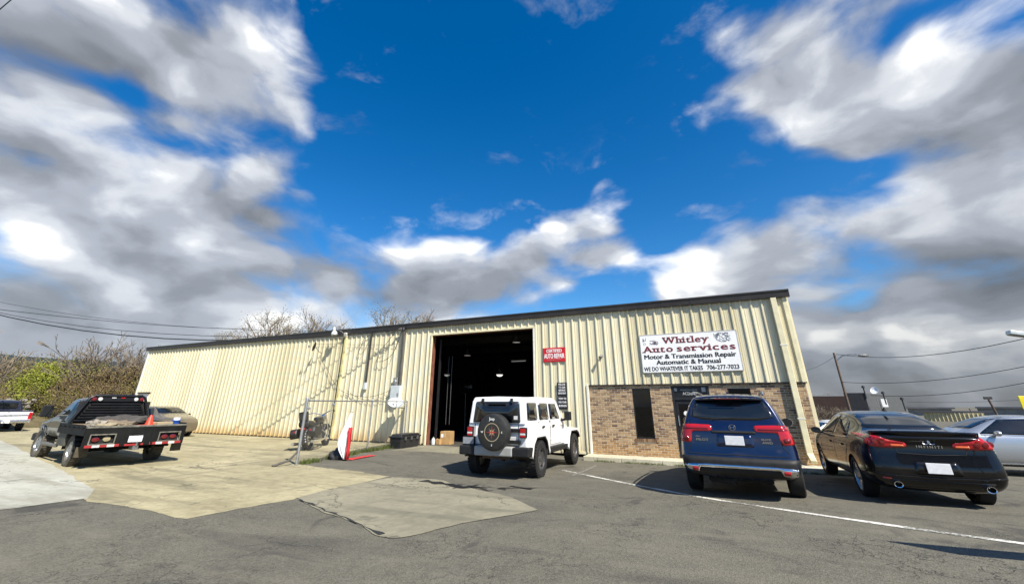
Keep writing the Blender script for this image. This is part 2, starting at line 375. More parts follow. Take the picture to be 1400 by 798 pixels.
# pale slab at the yard entrance, tan yard slab along the shop, worn slab before the bay
E1 = pp((120, 681), (130, 668), (80, 640), (20, 610))
def ragged(poly, amp, step=.10):                        # broken slab edges
    out = []
    for (x0, y0), (x1, y1) in zip(poly, poly[1:]+poly[:1]):
        L = hypot(x1-x0, y1-y0); n = max(1, min(90, int(L/step)))
        for i in range(n):
            f = i/n; xx, yy = x0+(x1-x0)*f, y0+(y1-y0)*f; a = amp*(1.3*noise.noise(Vector((xx*.9, yy*.9, 2.2)))+.7*noise.noise(Vector((xx*3.1, yy*3.1, 5)))+.35*noise.noise(Vector((xx*9, yy*9, 1)))) if i else 0
            out.append((x0+(x1-x0)*f-(y1-y0)/L*a, y0+(y1-y0)*f+(x1-x0)/L*a))
    return out
pale = [(-9.0, -17.0), (-9.22, -12.06)]+E1+[(-32, -5.9), (-46, -5.6), (-46, -17)]
yard = pp((118, 683.5), (255, 709), (405, 680.5), (450, 668), (535, 651), (440, 638.5))+[(-9.7, -6.3), (-10.95, -2.7), (-11.6, -.02), (-33.4, -.02), (-46, 1.5), (-46, -5.5), (-32, -5.8)]+[(x-.3, y-.35) for x, y in reversed(E1[1:])]
apron = pp((408, 681.5), (535, 736.5), (640, 714), (736, 697), (690, 678), (600, 656), (536, 652), (452, 669))
sheet('pale_slab', ragged(pale, .05), .006, C_PALE); sheet('yard_slab', ragged(yard, .07), .004, C_TAN); sheet('apron_slab', ragged(apron, .07), .008, C_TAN2)
thr = sheet('bay_threshold', ragged([(-9.8, -2.3), (-4.6, -1.9), (-4.6, .0), (-9.8, .0)], .15), .004, C_TAN2)
def stripe(name, pix, wd, mat=LINE, dz=.005, rough_=0.0):
    c = [gr(*p) for p in pix]; pts = []
    for a, b in zip(c, c[1:]):
        n = max(2, int((b-a).length/(.3 if not rough_ else .07)))
        pts += [a+(b-a)*i/n for i in range(n)]
    pts.append(c[-1]); mb = MB()
    for i, p in enumerate(pts):
        d = (pts[min(i+1, len(pts)-1)]-pts[max(0, i-1)]).normalized(); n = Vector((-d.y, d.x, 0)).normalized()
        wj = wd*(.5+.09*noise.noise(p*2.3)); wj *= 1-rough_*(.5+.9*noise.noise(p*5.1+Vector((3, 1, 0))))
        for s_ in (-1, 1):
            q = p+n*(wj*s_+rough_*.09*noise.noise(p*3.3+Vector((s_*4, 0, 2)))); mb.v.append((q.x, q.y, H(q.x, q.y)+dz))
    for i in range(len(pts)-1): mb.face((2*i, 2*i+1, 2*i+3, 2*i+2))
    return tag(mb.build(name, mat), kind='structure')
stripe('parking_line', [(769, 642.3), (800, 648.8), (830, 655), (865, 662), (905, 669.5), (955, 678.8), (1000, 686), (1150, 708), (1250, 722.5), (1400, 743), (1470, 753)], .115)
stripe('faint_bay_line', [(815, 636), (800, 643), (782, 650)], .09, pm('faded_line_paint', (.17, .16, .135), .85, 0, .4, 9))
PUD = pm('crack_filler_tar', (.012, .012, .012), .5, 0, .3, 12, .3)
stripe('tar_patch', [(578, 657), (592, 659.5), (612, 662), (628, 665.5), (640, 667)], .34, PUD, .009, .8)
for k_, pts in enumerate(([(636, 667.5), (660, 666), (690, 668), (715, 667), (740, 667)], [(600, 660), (640, 663), (668, 668.5)], [(408, 682), (430, 691), (470, 708), (505, 723), (522, 731)], [(640, 664), (668, 671), (700, 664.5), (728, 669)], [(620, 668), (655, 662), (690, 670)])):
    stripe('tar_seam', pts, .045, PUD, .010+.001*k_, .8)

# front walk: one raised slab with its kerb face, joints cut between flags
mb = MB(); x = -3.0
walk = None
while x < 4.7:
    x1 = min(x+1.22, 4.7); mb.box(x+.004, -.84, -.35, x1-.004, .01, .005+.004*noise.noise(Vector((x, 3, 1)))); x = x1
walk = mb.build('front_walk', C_WALK, bevel=.012); tag(walk, kind='structure')

# ================================================================== the shop
CREAM = newmat('cream_steel'); t = CREAM; g = geo(t)
oi = t.new('ShaderNodeObjectInfo').outputs['Random']
sg = t.new('ShaderNodeSeparateXYZ'); t.l.new(g, sg.inputs[0])
stk = t.noise(t.vm('MULTIPLY', g, (3.2, 1, .28)), 2.0, 5, .65)
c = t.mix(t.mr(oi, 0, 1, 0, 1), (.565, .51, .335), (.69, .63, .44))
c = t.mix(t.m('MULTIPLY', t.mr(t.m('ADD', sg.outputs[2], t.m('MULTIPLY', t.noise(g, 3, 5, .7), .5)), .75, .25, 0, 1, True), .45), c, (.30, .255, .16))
c = t.mix(t.m('MULTIPLY', t.mr(stk, .5, .7, 0, 1, True), .45), c, (.47, .40, .23))
rz = t.m('MULTIPLY', t.mr(t.m('ADD', sg.outputs[2], t.m('MULTIPLY', t.noise(t.vm('MULTIPLY', g, (2.4, 1, .5)), 1.7, 5, .7), 1.1)), 1.25, .35, 0, 1, True), t.mr(sg.outputs[0], -9, -13, 0, 1, True))
c = t.mix(t.m('MULTIPLY', rz, .7), c, (.48, .27, .05))
setp(t, Base_Color=c); t.put(t.b.inputs['Roughness'], t.mr(stk, .3, .7, .38, .55)); t.b.inputs['Specular IOR Level'].default_value = .45
t.put(t.b.inputs['Normal'], t.bump(t.noise(t.vm('MULTIPLY', g, (1, 1, .3)), 2.4, 3, .5), .12, .03))
CREAM = MATS['cream_steel']
TRIM = pm('cream_trim', (.70, .64, .42), .4, 0, .1, 3); WHITE_TRIM = pm('white_trim', (.74, .72, .62), .45, 0, .08, 4)
BRONZE = pm('bronze_fascia', (.030, .024, .019), .38, 0, .25, 2)
ROOF = pm('roof_steel', (.33, .33, .32), .45, .3, .15, 1.2)
BLACK = pm('black_metal', (.012, .012, .013), .45, 0, .2, 5)
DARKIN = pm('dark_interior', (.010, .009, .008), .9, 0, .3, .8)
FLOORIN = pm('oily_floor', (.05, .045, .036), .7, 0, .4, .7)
RUSTY = pm('red_oxide_steel', (.17, .060, .035), .7, 0, .25, 4)
RIB = .3048
shop = thing('metal_workshop', 'long cream ribbed steel workshop with bronze eave and brick office front', 'building', (0, 0, 0))
def wall_sheet(xa, xb, z0, z1):                         # ribbed steel: ribs at multiples of RIB
    xs = [(xa, 0)]
    i = math.ceil((xa-.2)/RIB)
    while i*RIB < xb+.2:
        c = i*RIB
        for dx, d in ((-.11, 0), (-.104, .006), (-.082, .006), (-.076, 0), (-.036, 0), (-.022, .045), (.020, .045), (.034, 0), (.076, 0), (.082, .006), (.104, .006), (.11, 0)):
            if xa+.001 < c+dx < xb-.001: xs.append((c+dx, d))
        i += 1
    xs.append((xb, 0)); mb = MB(); n = len(xs)
    mb.v = [(x-xa, -d, z0) for x, d in xs]+[(x-xa, -d, z1) for x, d in xs]
    for i in range(n-1): mb.face((i, i+1, n+i+1, n+i))
    return mb
cache = {}
rw = random.Random(3)
def zone_sheets(xa, xb, z0, z1):
    k_ = math.floor((xa/RIB-1.5)/3); x = xa
    while x < xb-.01:
        e = min((3*k_+1.5)*RIB, xb)
        if e > x+.02:
            key = (round((x/RIB) % 3, 2), round(e-x, 3), z0, z1)
            if key not in cache:
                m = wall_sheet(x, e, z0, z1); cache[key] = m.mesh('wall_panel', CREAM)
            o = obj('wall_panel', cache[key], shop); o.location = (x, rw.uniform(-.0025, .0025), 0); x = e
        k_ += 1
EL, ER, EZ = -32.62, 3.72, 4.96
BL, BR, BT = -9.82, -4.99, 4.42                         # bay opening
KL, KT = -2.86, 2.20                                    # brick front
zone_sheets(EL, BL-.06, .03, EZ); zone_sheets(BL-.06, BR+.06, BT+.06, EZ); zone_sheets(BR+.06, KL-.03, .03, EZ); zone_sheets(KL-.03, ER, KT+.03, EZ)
m = MB(); m.box(EL-.06, .05, 0, EL+.04, 24, EZ); m.box(ER+.002, .12, 0, ER+.1, 24, EZ); m.box(EL, 24, 0, ER, 24.1, EZ)
m.build('side_wall', CREAM, shop)
m = MB()                                                # low gable roof
rp = [(-.06, 5.0), (12, 6.0), (24.16, 5.0), (24.16, 5.06), (12, 6.06), (-.06, 5.06)]
m.add([(EL-.2, y, z) for y, z in rp]+[(ER+.14, y, z) for y, z in rp], [(0, 1, 2, 3, 4, 5), (11, 10, 9, 8, 7, 6)]+[(i, (i+1) % 6, (i+1) % 6+6, i+6) for i in range(6)])
m.build('roof', ROOF, shop)
gz = [(-.02, 4.80), (-.12, 4.81), (-.13, 4.98), (-.155, 5.0), (-.155, 5.045), (-.05, 5.055), (-.05, 4.99), (-.02, 4.99)]
m = MB(); n = len(gz); xs = [EL-.28]+[EL+i*3.05 for i in range(1, 12)]+[ER+.13]
for i, (xa, xb) in enumerate(zip(xs, xs[1:])):
    o_ = .004*(i % 2)
    m.add([(xa, y-o_, z) for y, z in gz]+[(xb+.004, y-o_, z) for y, z in gz], [tuple(range(n)), tuple(reversed(range(n, 2*n)))]+[(j, (j+1) % n, (j+1) % n+n, j+n) for j in range(n)])
m.build('eave_gutter', BRONZE, shop)
m = MB(); m.box(EL-.07, -.052, .0, EL+.06, .05, EZ-.05); m.build('corner_trim', WHITE_TRIM, shop, bevel=.006)
m = MB(); m.box(ER-.085, -.05, KT+.02, ER+.035, .12, EZ-.15); m.build('corner_trim', TRIM, shop, bevel=.006)
m = MB(); m.box(EL, -.02, -.02, BL-.06, .02, .06); m.build('base_trim', BRONZE, shop)
m = MB(); m.box(BR+.06, -.02, -.02, KL-.03, .02, .055); m.build('base_trim', TRIM, shop)
# bay door surround, tracks
m = MB(); m.box(BL-.075, -.045, 0, BL, .02, BT); m.build('door_trim', TRIM, shop, bevel=.005)
m = MB(); m.box(BR, -.045, 0, BR+.075, .02, BT); m.build('door_trim', WHITE_TRIM, shop, bevel=.005)
m = MB(); m.box(BL-.075, -.047, BT, BR+.075, .02, BT+.075); m.build('door_trim', TRIM, shop, bevel=.005)
m = MB(); m.box(BL-.02, .021, 0, BL+.004, .26, BT); m.build('door_jamb', RUSTY, shop)
m = MB(); m.box(BR-.004, .021, 0, BR+.02, .26, BT); m.build('door_jamb', RUSTY, shop)
m = MB(); m.box(BL, .021, BT-.004, BR, .26, BT+.02); m.build('door_head', RUSTY, shop)
GALV = pm('galvanised_steel', (.42, .43, .43), .42, .75, .15, 9)
DGALV = pm('dull_chain', (.10, .10, .10), .6, .5, .2, 9)
for x in (BL+.34, BL+.52):
    m = MB(); m.tube([(x, .9, .75), (x, .9, 3.6)], .012, 6); m.build('door_chain', DGALV, shop)
m = MB(); m.box(BL+.12, .42, 0, BL+.2, .5, 4.3); m.build('door_track', BLACK, shop)
# inner shell: bay on one side, office behind the brick front
PX = -3.3
m = MB()
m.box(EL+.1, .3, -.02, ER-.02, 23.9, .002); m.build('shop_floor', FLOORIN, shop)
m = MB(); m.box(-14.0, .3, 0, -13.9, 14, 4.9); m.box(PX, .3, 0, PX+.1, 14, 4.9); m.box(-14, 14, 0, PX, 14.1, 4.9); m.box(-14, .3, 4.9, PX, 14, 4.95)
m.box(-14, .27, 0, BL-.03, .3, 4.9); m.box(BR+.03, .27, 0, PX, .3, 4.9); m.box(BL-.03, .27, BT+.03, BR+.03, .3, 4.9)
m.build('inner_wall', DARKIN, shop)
m = MB(); m.box(PX+.1, 5, 0, ER-.05, 5.1, 2.8); m.box(PX+.1, .25, 2.75, ER-.05, 5, 2.8); m.build('office_wall', pm('office_wall_paint', (.16, .12, .09), .9, 0, .1, 1), shop)
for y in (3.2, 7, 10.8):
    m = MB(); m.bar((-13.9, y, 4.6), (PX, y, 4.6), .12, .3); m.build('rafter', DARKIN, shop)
# --- brick front
W1 = (-1.37, -.77, .53, 2.09); W2 = (1.59, 2.23, .53, 2.07); DR = (-.09, 1.06, -.01, 2.17)
t = newmat('brick'); at = t.new('ShaderNodeAttribute'); at.attribute_name = 'tone'; g = geo(t)
tn = t.m('ADD', at.outputs['Fac'], t.m('MULTIPLY', t.m('SUBTRACT', t.noise(g, 30, 4, .6), .5), .22))
c = t.ramp(tn, [(0, (.085, .043, .027)), (.22, (.15, .085, .047)), (.45, (.32, .205, .105)), (.75, (.47, .33, .175)), (1, (.58, .43, .26))])
sg = t.new('ShaderNodeSeparateXYZ'); t.l.new(g, sg.inputs[0])
c = t.mix(t.m('MULTIPLY', t.mr(t.m('ADD', sg.outputs[2], t.m('MULTIPLY', t.noise(g, 2.2, 4, .6), .8)), .95, .45, 0, 1, True), .45), c, (.40, .20, .05))
setp(t, Base_Color=c, Roughness=.9); t.put(t.b.inputs['Normal'], t.bump(t.noise(g, 120, 4, .6), .4, .004))
BRICK = MATS['brick']; MORTAR = pm('mortar', (.56, .50, .38), .95, 0, .15, 8)
CH = .0677; BLN = .2032
mb = MB(); tones = []; rb = random.Random(11)
def brick(x0, x1, z0, z1, tone):
    y = .012+rb.uniform(-.002, .002); mb.box(x0, y, z0, x1, .06, z1); tones.extend([tone]*8)
def tone(): return min(1, max(0, rb.choice((.2, .28, .36, .42, .48, .52, .56, .62))+rb.uniform(-.1, .1)))
XE = ER-.02
for r_ in range(33):
    z0 = -.01+r_*CH; z1 = min(z0+CH-.016, KT-.005)
    if z1-z0 < .02: continue
    x = KL-(BLN/2 if r_ % 2 else 0)
    while x < XE:
        segs = [(max(x, KL), min(x+BLN-.018, XE))]; x += BLN
        for (a, b, c0, c1) in (W1, W2, DR):
            lo = c0-(.10 if c0 > .2 else 0)
            if z1 > lo+.01 and z0 < c1-.005:
                new = []
                for p, q in segs:
                    if q <= a or p >= b: new.append((p, q))
                    else:
                        if p < a-.01: new.append((p, a))
                        if q > b+.01: new.append((b, q))
                segs = new
        for p, q in segs:
            if q-p > .015: brick(p, q, z0, z1, tone())
for (a, b, c0, c1) in (W1, W2):                         # rowlock sills
    x = a-.05
    while x < b+.04: 
        mb.box(x, -.008, c0-.098, x+.058, .06, c0-.004); tones.extend([rb.uniform(.1, .4)]*8); x += .069
me = mb.mesh('brickwork', BRICK); at = me.attributes.new('tone', 'FLOAT', 'POINT'); at.data.foreach_set('value', tones)
bw = obj('brickwork', me, shop); tag(bw, kind='stuff')
m = MB()
def mort(x0, x1, z0, z1): m.box(x0, .017, z0, x1, .2, z1)
mort(KL, W1[0], -.02, KT); mort(W1[0], W1[1], -.02, W1[2]-.06); mort(W1[0], W1[1], W1[3], KT); mort(W1[1], DR[0], -.02, KT); mort(DR[0], DR[1], DR[3], KT)
mort(DR[1], W2[0], -.02, KT); mort(W2[0], W2[1], -.02, W2[2]-.06); mort(W2[0], W2[1], W2[3], KT); mort(W2[1], ER, -.02, KT)
m.build('mortar_bed', MORTAR, shop)
m = MB(); m.box(KL-.09, -.05, 0, KL-.012, .03, KT+.05); m.build('brick_edge_trim', WHITE_TRIM, shop, bevel=.005)
m = MB(); m.box(KL-.012, -.045, KT-.008, ER+.03, .04, KT+.032); m.build('drip_flashing', BRONZE, shop)
TINT = clear('tinted_glass', (.16, .12, .11), .05)
def window(a, b, c0, c1):
    m = MB(); f = .035
    m.box(a, .03, c0, a+f, .10, c1); m.box(b-f, .03, c0, b, .10, c1); m.box(a+f, .03, c1-f, b-f, .10, c1); m.box(a+f, .03, c0, b-f, .10, c0+f)
    o = m.build('window', BLACK, shop, bevel=.004)
    m = MB(); m.box(a+f, .07, c0+f, b-f, .076, c1-f); m.build('pane', TINT, o); return o
window(*W1); window(*W2)
m = MB(); a, b, c0, c1 = DR; f = .07
m.box(a, .02, 0, a+f, .12, c1); m.box(b-f, .02, 0, b, .12, c1); m.box(a+f, .02, c1-.05, b-f, .12, c1); m.box(a+f, .02, 1.72, b-f, .12, 1.80)
ed = m.build('entrance_door', BLACK, shop, bevel=.005)
m = MB(); m.box(a+f, .07, 1.80, b-f, .078, c1-.05); tp = m.build('transom', pm('black_vinyl', (.010, .010, .011), .3, 0, .2, 4), ed)
m = MB(); s_ = .09
m.box(a+f+.01, .05, .02, a+f+s_, .10, 1.70); m.box(b-f-s_, .05, .02, b-f-.01, .10, 1.70); m.box(a+f+s_, .05, 1.6, b-f-s_, .10, 1.70); m.box(a+f+s_, .05, .02, b-f-s_, .10, .24)
m.build('door_leaf', BLACK, ed, bevel=.004)
m = MB(); m.box(a+f+s_, .07, .24, b-f-s_, .076, 1.6); m.build('pane', TINT, ed)
m = MB(); m.bar((a+f+.05, .02, .95), (a+f+.05, .02, 1.25), .025); m.bar((a+f+.05, .05, .97), (a+f+.05, .02, .97), .02); m.bar((a+f+.05, .05, 1.23), (a+f+.05, .02, 1.23), .02); m.build('pull_handle', GALV, ed)
GREYV = pm('grey_vinyl_lettering', (.42, .42, .40), .5, 0, .1, 10); WHITEV = pm('white_vinyl', (.78, .78, .76), .5, 0, .05, 10)
FR = (pi/2, 0, 0)
letters('lettering', 'PROFESSIONAL SERVICE', .062, GREYV, tp, (.45, .066, 2.03), FR, .001, width=.52)
letters('lettering', 'ACDelco', .14, GREYV, tp, (.46, .066, 1.92), FR, .003, width=.42)
m = MB(); m.box(.0, .062, 2.0, .09, .068, 2.09); m.build('sticker', GREYV, tp)
m = MB(); m.box(.84, .062, 1.97, .96, .068, 2.11); m.build('sticker', GREYV, tp)
for x, z, r_ in ((.27, 1.32, .07), (.42, 1.52, .05), (.25, 1.12, .04)):
    m = MB(); m.lathe([(0, 0), (r_, 0), (r_, .003), (0, .003)], 14, Matrix.Translation((x, .068, z)) @ Matrix.Rotation(pi/2, 4, 'X')); m.build('sticker', WHITEV, ed)
letters('lettering', 'OPEN', .06, GREYV, ed, (.33, .067, 1.64), FR, .001)
# small white thing on a shelf inside the first window
m = MB(); m.box(-1.45, .5, 1.16, -.72, .8, 1.19); shelf = m.build('window_shelf', pm('shelf_wood', (.3, .27, .22), .6), None); tag(shelf, 'pale shelf behind the narrow window of the brick front', 'shelf')
# downspouts
m = MB(); m.box(3.30, -.15, .32, 3.46, -.03, 4.80); m.add([(3.30, -.15, .32), (3.46, -.15, .32), (3.46, -.03, .32), (3.30, -.03, .32), (3.33, -.34, .15), (3.47, -.34, .15), (3.47, -.30, .06), (3.33, -.30, .06)], [(4, 5, 6, 7), (0, 1, 5, 4), (1, 2, 6, 5), (2, 3, 7, 6), (3, 0, 4, 7)])
dsp = m.build('downspout', TRIM, shop, bevel=.012)
for z in (1.2, 3.3):
    m = MB(); m.box(3.28, -.156, z, 3.48, -.028, z+.035); m.build('strap', WHITE_TRIM, dsp)
YEL = pm('yellowed_trim', (.60, .52, .25), .5, 0, .18, 3)
a = wl(473, 460, -.1); b = wl(455.5, 598, -.1)
m = MB(); m.box(a.x-.065, -.12, .08, a.x+.065, -.035, 4.72); m.build('downspout', YEL, shop, bevel=.012)
m = MB(); m.box(a.x-.08, -.19, 4.66, a.x+.09, -.03, 4.86); m.build('gutter_outlet', WHITE_TRIM, shop, bevel=.02)
m = MB(); m.tube([(a.x-.15, -.05, .05), (a.x-.15, -.05, 4.8)], .02, 8); m.build('conduit', BLACK, shop)
# white personnel door far along the wall
m = MB(); a = wl(193, 535.5, -.03); x0 = a.x-.05
m.box(x0, -.05, 0, x0+1.0, .0, 2.1); pd = m.build('personnel_door', pm('white_door_paint', (.74, .75, .74), .5, 0, .06, 3), shop, bevel=.006)
m = MB(); m.box(x0-.1, -.16, 2.12, x0+1.12, .0, 2.2); m.build('door_hood', BRONZE, pd)
m = MB(); m.tube([(x0+.9, -.05, 1.0), (x0+.9, -.12, 1.0)], .03, 8); m.build('handle', GALV, pd)
# ================================================================== vehicles: tools
TYRE = pm('tyre_rubber', (.010, .010, .0095), .85, 0, .35, 9, .4); DTYRE = pm('dusty_tyre', (.10, .088, .066), .92, 0, .35, 5, .4)
ALLOY = pm('alloy', (.50, .51, .52), .28, .85, .12, 8); DALLOY = pm('dark_alloy', (.13, .13, .135), .35, .7, .2, 8); CHROME = pm('chrome', (.70, .71, .72), .09, 1.0, .05, 5)
GLASS = glassy('dark_car_glass', (.010, .012, .014), .02, .8); TRIMBLK = pm('black_plastic', (.012, .012, .0125), .62, 0, .25, 10, .1, spec=.35)
GAP = pm('panel_gap', (.004, .004, .004), .8); UNDER = pm('underbody', (.010, .010, .010), .9)
RED = glassy('red_lens', (.42, .012, .016), .07, .7); WLENS = glassy('clear_lens', (.62, .62, .60), .08, .7); DRED = glassy('dark_red_lens', (.16, .010, .012), .08, .7)
PLATE = pm('plate_white', (.66, .67, .68), .45, 0, .06, 18); PLATEG = pm('plate_grey', (.25, .26, .28), .5, 0, .1, 18)
SEEGLASS = clear('pale_car_glass', (.62, .70, .66), .12)

def ring(st):
    x, zb, wb, wm, zm, wbt, zbt, wr, zr, cr = st[:10]; rk = st[10] if len(st) > 10 else None
    h = [(0, zb), (wb*.6, zb), (wb, zb+.035), (wm*.985, zb+(zm-zb)*.45), (wm, zm), (wm*.99, zm+(zbt-zm)*.55), (wbt, zbt),
         (wbt+(wr-wbt)*.45, zbt+(zr-cr-zbt)*.5), (wr, zr-cr), (wr*.86, zr-cr*.35), (wr*.45, zr-cr*.08), (0, zr)]
    full = h+[(-y, z) for y, z in reversed(h[1:-1])]
    def dx(z):
        if not rk: return 0
        if z <= rk[0][0]: return rk[0][1]
        for (a, b), (c, d) in zip(rk, rk[1:]):
            if z <= c: return b+(d-b)*(z-a)/(c-a)
        return rk[-1][1]
    return [(x+dx(z), y, z) for y, z in full]
def shell(stations, sub=2):
    mb = MB(); R = [ring(s) for s in stations]; n = len(R[0])
    for r_ in R: mb.v += r_
    for i in range(len(R)-1):
        for k_ in range(n): mb.face((i*n+k_, i*n+(k_+1) % n, (i+1)*n+(k_+1) % n, (i+1)*n+k_))
    h = n//2                                              # end caps as strips of quads so they round off evenly
    for base in (0, (len(R)-1)*n):
        for k_ in range(0, h):
            a, b = k_, k_+1; c, d = (n-k_-1) % n, (n-k_) % n
            f = [base+a, base+b] + ([base+c] if c != b else []) + ([base+d] if d != a and d != b else [])
            if len(set(f)) >= 3: mb.face(f)
    me = mb.mesh('body', [UNDER])
    o = obj('tmp', me); md = o.modifiers.new('s', 'SUBSURF'); md.levels = sub; md.render_levels = sub
    bpy.context.view_layer.update()
    out = bpy.data.meshes.new_from_object(o.evaluated_get(bpy.context.evaluated_depsgraph_get()))
    bpy.data.objects.remove(o); return out
def bvh_of(me): return BVHTree.FromPolygons([v.co.copy() for v in me.vertices], [tuple(p.vertices) for p in me.polygons])
def cut(me, cutters, mats, angle=38):                     # wheel wells and other recesses
    me.materials.clear()
    for m in mats: me.materials.append(m)
    o = obj('tmp', me); cs = []
    for c in cutters:
        for m in mats: c.materials.append(m)
        c.polygons.foreach_set('material_index', [1]*len(c.polygons))
        co = obj('tmpc', c); cs.append(co)
        md = o.modifiers.new('b', 'BOOLEAN'); md.operation = 'DIFFERENCE'; md.object = co; md.solver = 'EXACT'
    bpy.context.view_layer.update()
    out = bpy.data.meshes.new_from_object(o.evaluated_get(bpy.context.evaluated_depsgraph_get()))
    bpy.data.objects.remove(o)
    for c in cs: bpy.data.objects.remove(c)
    out.polygons.foreach_set('use_smooth', [True]*len(out.polygons)); out.set_sharp_from_angle(angle=radians(angle)); return out
def well(x, z, r, y0, y1, n=40):
    mb = MB(); mb.lathe([(r, 0), (r, abs(y1-y0))], n, Matrix.Translation((x, y0, z)) @ Matrix.Rotation(-pi/2 if y1 > y0 else pi/2, 4, 'X'), True)
    me = bpy.data.meshes.new('well'); me.from_pydata(mb.v, [], mb.f)
    bm = bmesh.new(); bm.from_mesh(me); bmesh.ops.recalc_face_normals(bm, faces=bm.faces); bm.to_mesh(me); bm.free(); return me
def rnd(poly, r, n=4):                                    # round the corners of a polygon
    out = []; N = len(poly)
    for i in range(N):
        p = Vector(poly[i]); a = Vector(poly[i-1]); b = Vector(poly[(i+1) % N])
        da = (a-p); db = (b-p); k_ = min(r, da.length*.45, db.length*.45); s = p+da.normalized()*k_; e = p+db.normalized()*k_
        for j in range(n+1):
            t_ = j/n; q = s*(1-t_)**2+p*2*t_*(1-t_)+e*t_*t_; out.append((q.x, q.y))
    return out
def patch(name, bv, poly, axis, mat, parent, off=.004, step=.06, thick=.0, label=None, frm=None):
    """a thin piece that lies on a body: poly in (y,z) seen along x ('-x' rear, '+x' front), (x,z) seen along y, (x,y) from above"""
    bm = bmesh.new(); bm.faces.new([bm.verts.new((a, b, 0)) for a, b in poly])
    for ax in (0, 1):
        lo = min(p[ax] for p in poly); hi = max(p[ax] for p in poly); n = max(1, int((hi-lo)/step))
        for i in range(1, n):
            c = lo+(hi-lo)*i/n
            bmesh.ops.bisect_plane(bm, geom=bm.verts[:]+bm.edges[:]+bm.faces[:], plane_co=(c, 0, 0) if ax == 0 else (0, c, 0), plane_no=(1, 0, 0) if ax == 0 else (0, 1, 0))
    bmesh.ops.triangulate(bm, faces=bm.faces[:])
    bm.verts.ensure_lookup_table()
    D_ = {'-x': Vector((1, 0, 0)), '+x': Vector((-1, 0, 0)), '+y': Vector((0, -1, 0)), '-y': Vector((0, 1, 0)), '+z': Vector((0, 0, -1))}[axis]
    hits = []
    for v in bm.verts:
        a, b = v.co.x, v.co.y
        o_ = Vector((0, a, b)) if axis[1] == 'x' else (Vector((a, 0, b)) if axis[1] == 'y' else Vector((a, b, 0)))
        o_ = o_-D_*(6 if frm is None else frm)
        h_, nrm, idx, dist = bv.ray_cast(o_, D_)
        hits.append((o_, h_, nrm))
    ds = [(h_-o_).dot(D_) for o_, h_, n_ in hits if h_ is not None]
    dm = sum(ds)/len(ds) if ds else 5.0
    for v, (o_, h_, nrm) in zip(bm.verts, hits):
        if h_ is None: v.co = o_+D_*(max(ds) if ds else dm)
        else:
            if nrm.dot(D_) > 0: nrm = -nrm
            v.co = h_+nrm*off
    bmesh.ops.recalc_face_normals(bm, faces=bm.faces)
    fs = list(bm.faces)
    if fs and sum((f.normal.dot(D_) for f in fs)) > 0: bmesh.ops.reverse_faces(bm, faces=fs)
    me = bpy.data.meshes.new(name); bm.to_mesh(me); bm.free(); me.materials.append(mat)
    me.polygons.foreach_set('use_smooth', [True]*len(me.polygons))
    o = obj(name, me, parent)
    md = o.modifiers.new('t', 'SOLIDIFY'); md.thickness = thick or .012; md.offset = -1
    if label: o['label'] = label
    return o
def seam(name, bv, pts, axis, wd, mat, parent, off=.003):
    poly = []; L = [Vector(p) for p in pts]; back = []
    for i, p in enumerate(L):
        d = (L[min(i+1, len(L)-1)]-L[max(i-1, 0)]).normalized(); n = Vector((-d.y, d.x))*wd/2
        poly.append(tuple(p+n)); back.append(tuple(p-n))
    return patch(name, bv, poly+back[::-1], axis, mat, parent, off, .12, .006)
def mirror(poly): return [(-a, b) for a, b in reversed(poly)]
WHEELS = {}
